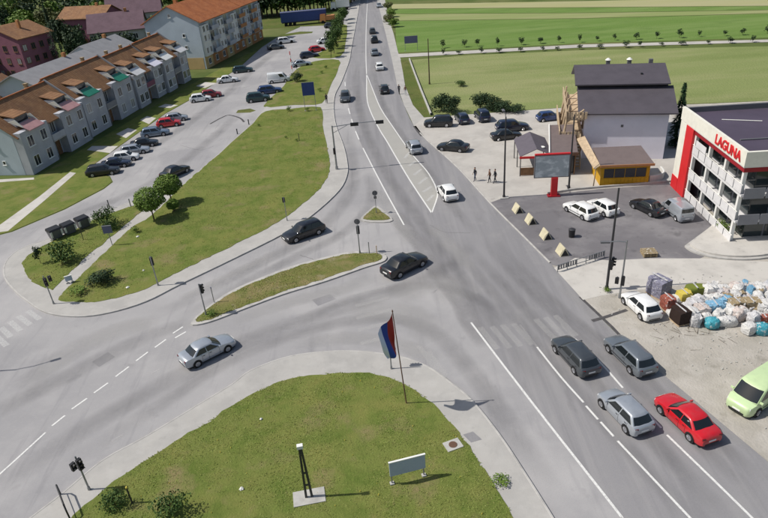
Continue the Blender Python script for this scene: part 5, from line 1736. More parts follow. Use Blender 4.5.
# trees around the houses at upper left
T = 'trees among the houses at the upper left'
for x, y, key, hh, ww, lb in ((-91, 146, 'big_tree', .85, .85, 'leafy tree in front of the dark red house at the left edge'), (-97, 141, 'olive_tree', .95, .9, 'olive green tree at the left edge below the dark red house'),
                              (-71, 163, 'dark_tree', .9, .75, 'dark tree beside the tall conifer near the red house'), (-66, 166, 'dark_tree', .7, .75, 'dark lower tree behind the grey roofs'), (-62, 172, 'dark_tree', .62, .7, 'dark tree between the grey roofs and the nearer plum roof'),
                              (-79, 176, 'dark_tree', .95, .8, 'dark tree behind the tall conifer'), (-52, 176, 'olive_tree', 1.0, .8, 'olive tree left of the apartment gable'), (-56, 183, 'big_tree', .95, .8, 'green tree behind the olive tree by the apartment gable'),
                              (-49, 181, 'olive_tree', 1.25, .8, 'taller olive tree just left of the apartment roof'), (-97, 218, 'olive_tree', 1.1, 1.1, 'olive tree behind the faded pink house'), (-86, 226, 'bright_tree', 1.4, 1.3, 'bright green tree behind the faded pink house'),
                              (-75, 232, 'dark_tree', .8, .9, 'dark tree behind the farther plum roof'), (-108, 212, 'bright_tree', 1.3, 1.3, 'bright tree left of the faded pink house'), (-62, 236, 'bright_tree', 1.5, 1.4, 'bright tree right of the farther plum roof'),
                              (-48, 222, 'big_tree', 1.0, 1.0, 'round tree behind the apartment roof')):
    plant('tree', key, (x, y), lb, 'tree', hh, ww, None, T)

for g, key, hh, ww, lb in zip([(-67.15, 189.04), (-68.80, 202.12), (-87.98, 191.66), (-86.59, 198.53), (-85.82, 209.51), (-105.15, 198.50), (-116.47, 234.12), (-107.99, 232.22), (-88.19, 235.12), (-98.99, 234.06), (-112.02, 248.80), (-123.87, 233.55)], ('olive_tree', 'bright_tree', 'dark_tree', 'olive_tree', 'big_tree', 'big_tree', 'bright_tree', 'olive_tree', 'bright_tree', 'big_tree', 'bright_tree', 'dark_tree'),
                              (1.0, 1.15, .8, .85, .75, .8, 1.2, 1.1, 1.2, .9, 1.3, .9), (.85, 1.0, .75, .9, .8, .9, 1.3, 1.2, 1.2, 1.0, 1.4, 1.0),
                              ('olive tree close to the left eave of the apartment gable', 'bright tree at the back left corner of the apartment block', 'dark tree before the faded pink house', 'olive tree between the pink house and the plum roofs', 'green tree at the foot of the nearer plum-roofed house', 'green tree at the left edge before the violet-grey house',
                               'bright tree behind the dark red house roof', 'olive tree behind the dark red house, beside the conifer', 'bright tree right of the plum roofs at the top', 'green tree behind the faded pink house roof', 'bright tree at the front of the woods above the red house', 'dark tree in the top left corner')):
    plant('tree', key, g, lb, 'tree', hh, ww, None, T)

# woods: one continuous mass along the top left
rnd = random.Random(77)
wm = {k: MB() for k in ('leaf_dark', 'leaf_mid', 'leaf_olive', 'leaf_bright')}
tm = MB()


def wood_tree(x, y, h, w, mat, n=240):
    sd = rnd.randrange(9999)
    lob = [((x + c[0], y + c[1], c[2]), r) for c, r in blob_lobes(w, h * .85, h * .15, 6, sd)]
    leaves(wm[mat], lob, n, .62 * h / 10, sd)
    tm.cyl((x, y, -.1), (x, y, h * .6), .25, .12, 6)


for _ in range(330):
    y = 232 + 260 * rnd.random() ** 1.2
    x = -y * (.93 * rnd.random() + .04) - 6
    if x > -30 and y < 262 and rnd.random() < .8:
        continue
    if -132 < x < -100 and 262 < y < 302:
        continue
    wood_tree(x, y, 7.5 + 6 * rnd.random(), 7 + 4 * rnd.random(), rnd.choice(('leaf_dark', 'leaf_dark', 'leaf_mid', 'leaf_mid', 'leaf_olive', 'leaf_bright')), 230)
for k in range(46):
    wood_tree(-44 + k * .95 + rnd.random(), 226 + 10 * rnd.random() + max(0, (k - 24)) * 1.3, 8.5 + 4.5 * rnd.random(), 6 + 3 * rnd.random(), rnd.choice(('leaf_dark', 'leaf_dark', 'leaf_conifer', 'leaf_mid')) if False else rnd.choice(('leaf_dark', 'leaf_dark', 'leaf_mid')), 260)
for k in range(60):
    wood_tree(16 + k * 5.2 + rnd.random() * 3, 318 + 10 * rnd.random() - k * .9, 6 + 3 * rnd.random(), 7 + 3 * rnd.random(), rnd.choice(('leaf_dark', 'leaf_mid', 'leaf_olive')), 160)
wood = obj('woodland', None)
stuff(wood, 'dense mixed woods closing the view behind the houses', 'woods')
for k, mm in wm.items():
    stuff(mm.build('foliage', k, wood))
stuff(tm.build('trunks', 'bark', wood))


# grass blades and flowers on the lawns
def inside(p, poly):
    x, y = p
    c = False
    j = len(poly) - 1
    for i in range(len(poly)):
        xi, yi = poly[i]
        xj, yj = poly[j]
        if (yi > y) != (yj > y) and x < (xj - xi) * (y - yi) / (yj - yi) + xi:
            c = not c
        j = i
    return c


def blades(poly, n, hmin, hmax, seed, m, zone=None):
    r_ = random.Random(seed)
    xs, ys = [p[0] for p in poly], [p[1] for p in poly]
    x0, x1, y0, y1 = min(xs), max(xs), max(min(ys), 20), max(ys)
    k = 0
    tries = 0
    while k < n and tries < n * 6:
        tries += 1
        x, y = x0 + (x1 - x0) * r_.random(), y0 + (y1 - y0) * r_.random()
        if noise.noise((x * .35, y * .35, 4.4)) + .5 * noise.noise((x * 1.6, y * 1.6, 8.1)) + .6 * r_.random() < .12:
            continue
        if not inside((x, y), poly):
            continue
        k += 1
        h = hmin + (hmax - hmin) * r_.random() ** 2
        a = r_.random() * 6.28
        w = .03 + .03 * r_.random()
        dx, dy = cos(a) * w, sin(a) * w
        lx, ly = r_.gauss(0, .07), r_.gauss(0, .07)
        m.add([(x - dx, y - dy, .14), (x + dx, y + dy, .14), (x + lx, y + ly, .15 + h)], [(0, 1, 2)])


gb = MB()
blades(lawn_s, 36000, .015, .06, 1, gb)
blades(lawn_a, 22000, .02, .07, 2, gb)
blades(lawn_t, 5000, .02, .07, 3, gb)
blades(lawn_b, 4500, .02, .08, 4, gb)
blades(lawn_c, 3000, .02, .07, 5, gb)
blades(lawn_i, 500, .02, .08, 6, gb)
stuff(gb.build('grass_blades', 'grass_blade'), 'short uneven grass growing on the lawns and islands', 'grass')
fl = MB()
r_ = random.Random(3)
for poly, n in ((lawn_s, 60), (lawn_a, 50), (lawn_t, 10)):
    xs, ys = [p[0] for p in poly], [p[1] for p in poly]
    k = 0
    while k < n:
        x, y = min(xs) + (max(xs) - min(xs)) * r_.random(), max(min(ys), 20) + (max(ys) - max(min(ys), 20)) * r_.random()
        if inside((x, y), poly):
            k += 1
            s = .02 + .025 * r_.random()
            fl.cyl((x, y, .17), (x, y, .2 + .08 * r_.random()), s, s * .5, 5)
stuff(fl.build('lawn_flowers', 'yellow_tarp'), 'tiny pale flowers and dandelions dotted over the lawns', 'flowers')

# ------------------------------------------------------------------ street furniture
def signal_head(parent, loc, rz, lamps=3, mat='plastic_black'):
    """signal box with visors and lenses; front looks towards local -y"""
    m = MB()
    hh = .34 * lamps
    m.bx(-.19, .19, -.12, .12, 0, hh)
    h = m.build('signal_head', mat, parent, None, loc, rz)
    h.scale = (.78, .78, .82)
    for k in range(lamps):
        z = hh - .17 - k * .34
        v = MB()
        n = 10
        pts0 = [(.13 * cos(R(a)), .13 * sin(R(a))) for a in range(-20, 201, 22)]
        v.add([(x, -.12, z + y) for x, y in pts0] + [(x, -.34, z + y) for x, y in pts0], [(i, i + 1, len(pts0) + i + 1, len(pts0) + i) for i in range(len(pts0) - 1)])
        v.build('visor', mat, h)
        l = MB()
        l.cyl((0, -.125, z), (0, -.15, z), .11, .11, 12)
        l.build('lens', 'lens_dark', h)
    return h


def signal(at, label, h, deg, base=.12, heads=((0, 3),), rad=.06, mat='metal_grey', lean=0.0, sign=None):
    t = thing('traffic_signal', label, 'traffic light', (at[0], at[1], base), R(deg))
    m = MB()
    m.cyl((0, 0, -.15), (0, 0, h), rad, rad * .85, 10)
    m.cyl((0, 0, 0), (0, 0, .25), rad * 1.6, rad * 1.4, 10)
    m.build('pole', mat, t, 40)
    for off, lamps in heads:
        signal_head(t, (off, -.16, h - .34 * lamps), 0, lamps)
    if sign:
        m = MB()
        m.cyl((0, -.09, h + .35), (0, -.11, h + .35), .3, .3, 16)
        m.cyl((0, -.05, h - .1), (0, -.05, h + .6), .025, .025, 6)
        m.build('round_sign', sign, t)
    return t


signal((-31.29, 50.83), 'signal post on the round pavement corner at the left', 3.05, 40, .12, ((0, 3), (.42, 2)))
signal((-16.08, 46.82), 'signal post at the left tip of the long grass island', 3.2, 150, .15, ((0, 3),))
signal((-2.38, 55.96), 'signal post near the right end of the long grass island', 3.1, 170, .15, ((0, 3),), sign='plastic_grey')
signal((-21.95, 52.69), 'signal post on the pavement below the big lawn', 3.2, 190, .12, ((0, 3),))
signal((-19.49, 28.00), 'signal post on the pavement at the lower left, leaning outwards in view', 2.9, 60, .12, ((0, 3), (-.4, 2)))
signal((-0.11, 37.37), 'low signal post partly hidden behind the flag', 2.75, -160, .12, ((-.2, 3),), .05)
signal((-10.62, 65.02), 'thin pole with a small signal at the lawn edge above the black estate car', 2.9, 200, .12, ((0, 2),), .045)
signal((-0.44, 65.11), 'small signal pole standing on the little grass triangle', 2.1, 180, .1, ((0, 1),), .04, sign='plastic_grey')


def gantry():
    t = thing('signal_gantry', 'signal arm reaching over the main road from the left pavement with two heads', 'traffic light', (*(-5.34, 79.93), .12), 0)
    m = MB()
    m.cyl((0, 0, -.15), (0, 0, 6.0), .13, .09, 10)
    m.cyl((0, 0, 0), (0, 0, .4), .2, .18, 10)
    m.build('pole', 'metal_grey', t, 40)
    m = MB()
    m.tube([(0, 0, 5.85), (3.2, .3, 6.0), (6.3, .4, 6.05)], .06, 8)
    m.tube([(0, 0, 5.0), (2.0, .15, 5.9)], .035, 6)
    m.build('arm', 'metal_grey', t, 40)
    for x, y in ((2.9, .25), (6.2, .35)):
        m = MB()
        m.bx(x - .52, x + .52, y - .12, y + .12, 5.68, 6.1)
        h = m.build('signal_head', 'plastic_black', t)
        for k in range(3):
            l = MB()
            xx = x - .34 + k * .34
            l.cyl((xx, y + .125, 5.87), (xx, y + .16, 5.87), .12, .12, 12)
            l.build('lens', 'lens_dark', h)
    signal_head(t, (-.05, -.22, 2.2), 0, 3)


gantry()


def tall_pole(at, label, h, r=.11, heads=(), cat='pole', mat='metal_dark', arm=None, name='utility_pole', plinth=False, rz=0.0):
    t = thing(name, label, cat, (at[0], at[1], 0), rz)
    m = MB()
    m.cyl((0, 0, -.1), (0, 0, h), r, r * .6, 10)
    m.cyl((0, 0, 0), (0, 0, .35), r * 1.5, r * 1.3, 10)
    m.build('mast', mat, t, 40)
    if plinth:
        m = MB(); m.bx(-.5, .5, -.4, .4, 0, .12)
        m.build('plinth', 'concrete', t)
    for x, y, z, rr, n in heads:
        signal_head(t, (x, y, z), rr, n)
    if arm:
        m = MB(); m.tube(arm, .045, 8)
        a = m.build('arm', mat, t, 40)
        e = arm[-1]
        d = (Vector(arm[-1]) - Vector(arm[-2])).normalized()
        m = MB()
        c = Vector(e) + d * .3
        m.box(c, (.75, .26, .12), math.atan2(d.y, d.x))
        l = m.build('lamp_head', 'plastic_grey', a)
        m = MB()
        m.box(c + Vector((0, 0, -.075)), (.5, .2, .03), math.atan2(d.y, d.x))
        m.build('lamp_glass', 'lamp_clear', l)
    return t


tall_pole((19.16, 45.92), 'tall dark pole with signal heads, left of the two poles by the white hatchback', 9.6, .12, ((.05, -.2, 2.15, R(150), 3), (.3, .1, 2.3, R(60), 3)), 'signal pole')
tall_pole((19.76, 44.46), 'shorter signal pole with a lamp arm, right of the two by the white hatchback', 5.6, .09, ((.0, -.2, 1.4, R(150), 3), (-.42, .0, 1.5, R(150), 2)), 'signal pole', 'metal_grey', [(0, 0, 5.4), (-.7, .1, 5.5), (-1.4, .2, 5.45)])
tall_pole((14.45, 66.72), 'tall dark pole on a concrete plinth at the corner of the forecourt', 9.6, .12, (), 'lamp post', plinth=True, arm=[(0, 0, 9.45), (.1, .8, 9.7), (.1, 1.6, 9.75)])
tall_pole((22.33, 67.84), 'tall dark pole right of the red pillar at the car park edge', 8.9, .12, (), 'pole', 'metal_dark')
tall_pole((11.40, 121.53), 'wooden utility pole at the edge of the dry field', 8.4, .13, (), 'utility pole', 'bark')
tall_pole((-37.6, 41.3), 'street lamp left of the frame whose shadow falls on the side road', 9.0, .1, (), 'lamp post', 'metal_grey', [(0, 0, 8.8), (1.2, .3, 9.1), (2.4, .8, 9.15)], 'street_lamp')


# flag
def flag():
    t = thing('flagpole', 'slim flagpole with a limp red, blue and white flag on the southern lawn', 'flag', (*(0.75, 33.47), .15), 0)
    m = MB()
    m.cyl((0, 0, -.2), (0, 0, 7.9), .045, .03, 8)
    m.cyl((0, 0, 7.9), (0, 0, 8.02), .06, .02, 8)
    m.build('pole', 'metal_rust', t, 40)
    # cloth hangs from the top corner; three stripes along the hoist side
    t.rotation_euler = (R(1), R(-3.5), 0)
    stripes = [('flag_red', 0, .36), ('flag_blue', .36, .74), ('flag_white', .74, 1.0)]
    N, M_ = 16, 8
    for nm, a0, a1 in stripes:
        m = MB()
        for i in range(N + 1):
            u = i / N                      # from the hoist outwards
            for j in range(M_ + 1):
                v = a0 + (a1 - a0) * j / M_
                # drooping flag: fly end falls down, folds get deeper outwards
                d = v * (1.35 - .55 * u) + u * (1 - u) * .4
                fold = .13 * sin(u * 5 + v * 7) * (.4 + u)
                z = 7.75 - u * 3.1 - v * (.75 - .5 * u) - .10 * sin(v * 6 + u * 4)
                m.v.append((-.05 - d * .78 + fold * .6, -d * .70 - fold, z))
        m.f = [(i * (M_ + 1) + j, (i + 1) * (M_ + 1) + j, (i + 1) * (M_ + 1) + j + 1, i * (M_ + 1) + j + 1) for i in range(N) for j in range(M_)]
        m.mi = [0] * len(m.f)
        m.build('stripe', nm, t, 80)


flag()


# boards and signs
def board(name, label, cat, a, b, z0, z1, face, base=.15, legs='metal_grey', rim='white_paint', th=.08, two=True):
    """flat board between ground points a and b on posts"""
    a, b = Vector(a), Vector(b)
    c = (a + b) / 2
    u = (b - a)
    L = u.length
    t = thing(name, label, cat, (c.x, c.y, base), math.atan2(u.y, u.x))
    m = MB(); m.bx(-L / 2, L / 2, -th / 2, th / 2, z0, z1)
    p = m.build('panel', face, t)
    m = MB()
    m.bx(-L / 2 - .03, L / 2 + .03, -th / 2 - .02, th / 2 + .02, z1, z1 + .06)
    m.build('top_edge', rim, p)
    for x in ((-L / 2 + .1, L / 2 - .1) if two else (0,)):
        m = MB(); m.cyl((x, th, -.15), (x, th, z1), .045, .045, 8)
        m.build('post', legs, t, 40)
        if two:
            m = MB(); m.bx(x - .13, x + .13, th - .12, th + .12, 0, .09)
            m.build('footing', 'concrete', t)
    return t


board('information_board', 'low bluish-white information board on two legs on the southern lawn', 'sign', (-0.68, 26.43), (1.48, 26.90), .75, 1.85, 'blue_board')
board('billboard', 'dark blue board on posts on the upper lawn beside the main road', 'sign', (-11.71, 109.15), (-9.60, 109.17), 2.7, 4.9, 'blue_sheet', .15, rim='metal_grey')
board('lawn_sign', 'small grey-blue sign panel on a single post on the bin lawn', 'sign', (-30.11, 62.18), (-29.14, 62.25), 1.5, 2.35, 'grey_blue_board', .15, rim='metal_grey', two=False)
board('information_sign', 'small blue sign lying low near the lower end of the lawn path', 'sign', (-31.52, 54.43), (-30.94, 54.72), .25, .75, 'blue_board', .15, two=True)
board('field_board', 'dark violet board on posts where the field track meets the main road', 'sign', (8.92, 154.23), (12.01, 154.17), 1.7, 3.3, 'grey_blue_board', 0, rim='metal_grey')


def screen():
    t = thing('advertising_screen', 'large grey advertising screen on a red pillar at the edge of the car park', 'billboard', (*(20.06, 66.12), 0), R(-5))
    m = MB(); m.bx(-.35, .35, -.25, .25, 0, 2.35)
    m.build('pillar', 'red_paint', t)
    m = MB(); m.bx(-.7, .7, -.4, .4, 0, .14)
    m.build('plinth', 'red_dark', t)
    m = MB(); m.bx(-2.35, 1.55, -.14, .14, 2.36, 5.05)
    c = m.build('casing', 'plastic_grey', t)
    m = MB(); m.bx(-2.25, 1.45, -.16, -.142, 2.46, 4.95)
    m.build('display', 'glass_screen', c)
    m = MB(); m.bx(-2.35, 1.55, -.142, .14, 5.052, 5.2)
    m.build('top_strip', 'red_paint', c)


screen()


def striped_post():
    t = thing('striped_post', 'red and white striped post with a slanting stay beside the upper lawn', 'post', (*(-16.65, 140.47), .12), 0)
    for k in range(6):
        m = MB(); m.cyl((0, 0, k * .75), (0, 0, k * .75 + .748), .09, .09, 10)
        m.build('band', 'red_paint' if k % 2 else 'white_paint', t, 40)
    m = MB(); m.cyl((1.5, -.3, 0), (.05, 0, 2.8), .05, .05, 8)
    m.build('stay', 'metal_grey', t)


striped_post()


def twin_post():
    t = thing('twin_post', 'dark twin-rail post with a white cap on a concrete slab in the southern lawn', 'post', (*(-5.59, 26.03), .15), R(8))
    m = MB(); m.bx(-.95, .95, -.55, .55, -.1, .05)
    m.build('slab', 'concrete', t)
    for x in (-.17, .17):
        m = MB()
        m.hexa([(x - .07, -.06, .05), (x + .07, -.06, .05), (x + .07, .06, .05), (x - .07, .06, .05)], [(x * .3 - .06, -.05, 4.05), (x * .3 + .06, -.05, 4.05), (x * .3 + .06, .05, 4.05), (x * .3 - .06, .05, 4.05)])
        m.build('rail', 'metal_dark', t)
    m = MB(); m.bx(-.17, .17, -.12, .12, 4.06, 4.28)
    m.build('cap', 'white_paint', t)
    m = MB(); m.bx(-.16, .16, -.03, .03, 2.0, 2.1); m.bx(-.19, .19, -.03, .03, 1.0, 1.1)
    m.build('cross_bar', 'metal_dark', t)


twin_post()


def short_post(at, label, h, matp, base=.15, r=.05, cap=None):
    t = thing('marker_post', label, 'post', (at[0], at[1], base), 0)
    m = MB(); m.cyl((0, 0, -.1), (0, 0, h), r, r, 8)
    m.build('shaft', matp, t, 40)
    m = MB(); m.cyl((0, 0, h), (0, 0, h + .12), r * 1.25, r * 1.1, 8)
    m.build('cap', cap or matp, t, 40)


short_post((-16.37, 26.64), 'short dark post with a yellowish cap on the southern lawn at lower left', 1.3, 'metal_dark', .15, .05, 'yellow_tarp')
short_post((-1.42, 55.69), 'thin grey marker post at the right end of the long island, left one', 1.15, 'metal_grey', .15, .045)
short_post((-0.67, 55.46), 'thin marker post at the right end of the long island, right one', .8, 'timber_pale', .15, .045)
short_post((-11.43, 93.21), 'dark marker post in the upper middle of the big lawn', 1.0, 'metal_dark', .15, .05)
short_post((-20.82, 104.32), 'dark bollard at the upper left edge of the big lawn, farther one', .7, 'metal_dark', .05, .09)
short_post((-21.97, 99.54), 'dark bollard at the upper left edge of the big lawn, nearer one', .7, 'metal_dark', .05, .09)
short_post((-30.92, 72.90), 'grey bollard by the access lane left of the ball-shaped trees', 1.0, 'metal_grey', .0, .07)
short_post((-33.52, 72.81), 'dark bollard on the access lane above the bins', 1.1, 'metal_dark', .0, .06)
short_post((-33.52, 64.20), 'thin dark post on the bin lawn in front of the third bin', 1.4, 'metal_dark', .15, .04)
short_post((-15.75, 48.79), 'small grey sign post beside the signal at the left tip of the island', 1.5, 'metal_grey', .15, .04, 'grey_blue_board')


def barrier_loop():
    t = thing('guard_rail', 'black bent pipe rail on the pavement at the bottom left', 'rail', (*(-20.52, 26.82), .12), R(125))
    m = MB()
    m.tube([(-1.2, 0, -.1), (-1.2, 0, .8), (-.95, 0, 1.05), (.95, 0, 1.05), (1.2, 0, .8), (1.2, 0, -.1)], .05, 8)
    m.build('pipe', 'plastic_black', t, 40)
    m = MB(); m.tube([(-1.2, 0, .5), (1.2, 0, .5)], .03, 6)
    m.build('mid_rail', 'plastic_black', t, 40)


barrier_loop()


def bin_(at, deg, label):
    t = thing('waste_container', label, 'bin', (at[0], at[1], .05), R(deg), 'waste containers by the access lane')
    m = MB()
    m.hexa([(-.55, -.42, .16), (.55, -.42, .16), (.55, .42, .16), (-.55, .42, .16)], [(-.68, -.52, 1.15), (.68, -.52, 1.15), (.68, .52, 1.15), (-.68, .52, 1.15)])
    m.build('body', 'plastic_grey', t)
    m = MB()
    m.hexa([(-.72, -.56, 1.152), (.72, -.56, 1.152), (.72, .56, 1.152), (-.72, .56, 1.152)], [(-.66, -.4, 1.33), (.66, -.4, 1.33), (.66, .52, 1.40), (-.66, .52, 1.40)])
    m.build('lid', 'plastic_black', t)
    m = MB(); m.tube([(-.6, .57, 1.1), (.6, .57, 1.1)], .03, 6)
    m.build('handle', 'metal_grey', t)
    for x in (-.6, .6):
        m = MB(); m.bx(x - .1, x + .1, -.58, -.53, .5, 1.14)
        m.build('side_plate', 'wall_white', t)
    for x in (-.45, .45):
        for y in (-.34, .34):
            m = MB(); m.cyl((x - .04, y, .09), (x + .04, y, .09), .09, .09, 10)
            m.build('castor', 'tyre_rubber', t)


for g, lb in zip([(-37.03, 65.30), (-35.90, 66.36), (-34.79, 67.72)], ('leftmost of the three dark waste containers by the access lane', 'middle one of the three dark waste containers by the access lane', 'rightmost of the three dark waste containers by the access lane')):
    bin_(g, 50, lb)


def tent_block(at, deg, label):
    t = thing('barrier_block', label, 'barrier', (at[0], at[1], .022), R(deg), 'tent-shaped blocks along the car park')
    m = MB()
    L, w, h = .62, .46, .85
    m.add([(-L, -w, 0), (L, -w, 0), (L, w, 0), (-L, w, 0), (-L, -.05, h), (L, -.05, h), (L, .05, h), (-L, .05, h)],
          [(3, 2, 1, 0), (4, 5, 6, 7), (0, 1, 5, 4), (1, 2, 6, 5), (2, 3, 7, 6), (3, 0, 4, 7)])
    m.build('block', 'block_cream', t)
    m = MB()
    m.add([(-L + .08, -w - .012, .1), (L - .08, -w - .012, .1), (L - .08, -.17, h - .16), (-L + .08, -.17, h - .16)], [(0, 1, 2, 3)])
    m.build('face_panel', 'block_cream', t)
    m = MB()
    m.add([(L + .012, -w + .1, .05), (L + .012, w - .1, .05), (L + .012, 0, h - .14)], [(0, 1, 2)])
    m.build('end_panel', 'plastic_black', t)


for g, lb in zip([(15.16, 62.82), (15.89, 59.90), (16.55, 56.29), (17.23, 52.79)], ('tent-shaped pale block nearest the tall forecourt pole', 'second tent-shaped pale block from the tall forecourt pole', 'third tent-shaped pale block from the tall forecourt pole', 'tent-shaped pale block nearest the low railing')):
    tent_block(g, -82, lb)


def railing():
    a, b = Vector((15.86, 49.46)), Vector((20.83, 51.40))
    u = b - a
    t = thing('railing', 'low metal railing with dark pickets at the corner of the car park', 'railing', (a.x, a.y, 0), math.atan2(u.y, u.x))
    L = u.length
    for z in (.25, .72):
        m = MB(); m.tube([(0, 0, z), (L, 0, z)], .035, 6)
        m.build('rail', 'metal_grey', t)
    for k in range(6):
        m = MB(); m.cyl((k * L / 5, 0, 0), (k * L / 5, 0, .78), .04, .04, 8)
        m.build('post', 'metal_grey', t)
    for k in range(20):
        if 7 < k < 13:
            continue
        x = .12 + k * (L - .24) / 19
        m = MB(); m.bx(x - .07, x + .07, -.02, .02, .27, .70)
        m.build('picket', 'plastic_grey', t)


railing()


def bin_small(at, label):
    t = thing('litter_bin', label, 'bin', (at[0], at[1], .022), 0)
    m = MB(); m.cyl((0, 0, 0), (0, 0, .85), .28, .34, 12)
    m.build('drum', 'plastic_black', t, 40)
    m = MB(); m.cyl((0, 0, .851), (0, 0, .95), .36, .2, 12)
    m.build('lid', 'metal_dark', t, 40)


bin_small((19.10, 55.95), 'small black litter bin standing on the dark car park')


def pallet(parent, L, W, z=0.0, mat='timber_pale'):
    for k in range(5):
        y = -W / 2 + (k + .5) * W / 5
        m = MB(); m.bx(-L / 2, L / 2, y - .07, y + .07, z + .1, z + .13)
        m.build('board', mat, parent)
    for x in (-L / 2 + .08, 0, L / 2 - .08):
        m = MB(); m.bx(x - .06, x + .06, -W / 2, W / 2, z, z + .098)
        m.build('bearer', mat, parent)


t = thing('pallet_stack', 'tan-yellow low stack of pallets on the car park near the concrete lane', 'pallet', (*(24.98, 51.20), .022), R(-4))
for k in range(3):
    m = MB()
    for j in range(6):
        y = -.5 + j * .2
        m.bx(-.65, .65, y - .08, y + .08, .1 + k * .15, .13 + k * .15)
    m.bx(-.6, -.5, -.55, .55, k * .15, .099 + k * .15); m.bx(-.05, .05, -.55, .55, k * .15, .099 + k * .15); m.bx(.5, .6, -.55, .55, k * .15, .099 + k * .15)
    m.build('pallet', 'sack_tan', t)

# cover slabs and manhole beside the southern lawn
t = thing('manhole', 'square concrete manhole slab with a round lid at the edge of the southern lawn', 'manhole', (*(3.45, 29.22), .15), R(20))
m = MB(); m.bx(-.55, .55, -.42, .42, -.1, .05)
m.build('slab', 'concrete', t)
m = MB(); m.cyl((0, 0, .051), (0, 0, .075), .27, .27, 20)
m.build('lid', 'metal_rust', t, 40)
t = struct(slab('pavement_patch', [(4.22, 30.09), (4.91, 30.29), (5.37, 29.53), (4.63, 29.35)], 0, .126, 'asphalt_main'))
t = struct(slab('drain_grate', [(3.61, 35.87), (4.16, 35.03), (4.33, 35.23), (3.85, 36.01)], 0, .008, 'asphalt_patch'))

# low concrete edge between verge and field
tag(ribbon('verge_wall', [(9.23, 144.05), (9.28, 129.68), (9.37, 116.18), (9.56, 101.13)], .25, 0, 'concrete', .45), 'low pale concrete wall between the roadside verge and the dry field', 'wall')

# litter on the lawns
for k, (g, s) in enumerate(zip([(-9.80, 27.04), (-27.31, 63.85), (-28.23, 65.76), (-24.90, 52.68), (-24.28, 55.83), (-9.38, 33.00)], (.17, .2, .18, .2, .13, .12))):
    o = thing('litter', ['white scrap of litter on the southern lawn left of the twin-rail post', 'white bag lying on the big lawn near the path', 'small pale scrap beside the white bag near the path', 'pale scrap near the lower edge of the big lawn', 'tiny white scrap in the lower part of the big lawn', 'tiny pale scrap in the upper part of the southern lawn'][k], 'litter', (*g, .15), k)
    m = MB()
    for q in range(3):
        a = q * 2.1
        m.add([(cos(a) * s, sin(a) * s, .02), (cos(a + 1.5) * s, sin(a + 1.5) * s, .05), (cos(a + 2.6) * s * .7, sin(a + 2.6) * s * .7, .10), (0, 0, .16)], [(0, 1, 3), (1, 2, 3), (2, 0, 3)])
    m.build('paper', 'litter', o)


# ------------------------------------------------------------------ building materials on the bare lot
def lump(w, d, h, seed, sq=.55, amp=.12, n=3):
    """pillow-like sack or wrapped bundle"""
    bm = bmesh.new()
    bmesh.ops.create_cube(bm, size=2)
    bmesh.ops.subdivide_edges(bm, edges=bm.edges, cuts=n, use_grid_fill=True)
    for v in bm.verts:
        p = v.co
        r = p.length
        s = p.normalized() * 1.25
        q = p.lerp(s, sq)
        k = 1 + amp * noise.noise((p.x * 1.7 + seed, p.y * 1.7, p.z * 1.7 + seed * .3))
        v.co = Vector((q.x * w / 2 * k, q.y * d / 2 * k, (max(q.z, -1) + 1) * h / 2 * (1 + amp * noise.noise((p.x * 2.1, p.y * 2.1 + seed, 1.3)))))
    me = bpy.data.meshes.new('sack')
    bm.to_mesh(me)
    bm.free()
    me.shade_smooth()
    me.set_sharp_from_angle(angle=R(50))
    return me


def goods(name, label, cat, at, w, d, h, mat, deg=0, z=.012, sq=.35, amp=.1, seed=0, group=None, band=True, pal=True):
    t = thing(name, label, cat, (at[0], at[1], z), R(deg), group)
    me = lump(w * .92, d * .92, h * .9, seed + at[0] * 7 % 13, sq, amp * 1.5)
    me.materials.append(MATS[mat])
    zz = .14 if pal else 0
    obj('cover', me, t, (0, 0, zz))
    if pal:
        m = MB(); m.bx(-w * .46, w * .46, -d * .46, d * .46, .09, .135)
        for x in (-w * .4, 0, w * .4):
            m.bx(x - .06, x + .06, -d * .46, d * .46, 0, .088)
        m.build('pallet', 'timber_pale', t)
    if band:
        m = MB(); m.bx(-w * .08, -w * .02, -d * .47, d * .47, zz + h * .97, zz + h * 1.03)
        m.build('tie_band', 'sack_grey', t)
    return t


goods('pallet_load', 'violet-grey wrapped block stack behind the white hatchback', 'pallet load', (23.01, 44.45), 1.35, 1.7, 1.7, 'sack_violet', 25, sq=.1, amp=.05)
goods('pallet_load', 'terracotta-red covered load right of the violet-grey stack', 'pallet load', (22.90, 42.32), 1.0, 1.2, 1.15, 'sack_terracotta', 10, sq=.3)
goods('pallet_load', 'yellow covered load beside the green tarpaulin', 'pallet load', (24.65, 43.27), 1.1, 1.0, .9, 'yellow_tarp', 8, sq=.3)
goods('pallet_load', 'olive green tarpaulin-covered load at the back left of the materials', 'pallet load', (25.86, 43.87), 1.6, 1.0, .95, 'green_tarp', 0, sq=.3)
goods('pallet_load', 'dark brown open crate load at the front left of the materials', 'pallet load', (23.05, 40.44), 1.1, 1.35, 1.25, 'crate_dark', 12, sq=.08, amp=.06)
goods('pallet_load', 'white and grey sacks right beside the dark brown crate', 'pallet load', (23.96, 40.52), .95, 1.1, 1.05, 'sack_white', 5)
goods('pallet_load', 'pinkish pale wrapped load between the white sacks and the blue sheets', 'pallet load', (25.00, 40.94), 1.1, 1.15, 1.0, 'sack_pale', 4)
goods('big_bag', 'bright turquoise bag at the front of the materials, left one', 'bag', (25.10, 39.41), 1.05, .9, .95, 'sack_turquoise', 0, sq=.8, pal=False, band=False)
goods('big_bag', 'long off-white sack lying right of the left turquoise bag', 'bag', (26.36, 39.57), 1.6, .85, .75, 'sack_white', -2, sq=.5, pal=False)
goods('pallet_load', 'light blue sheeted load in the middle of the materials', 'pallet load', (26.32, 41.39), 1.5, 1.0, .85, 'sack_blue', -5, sq=.3)
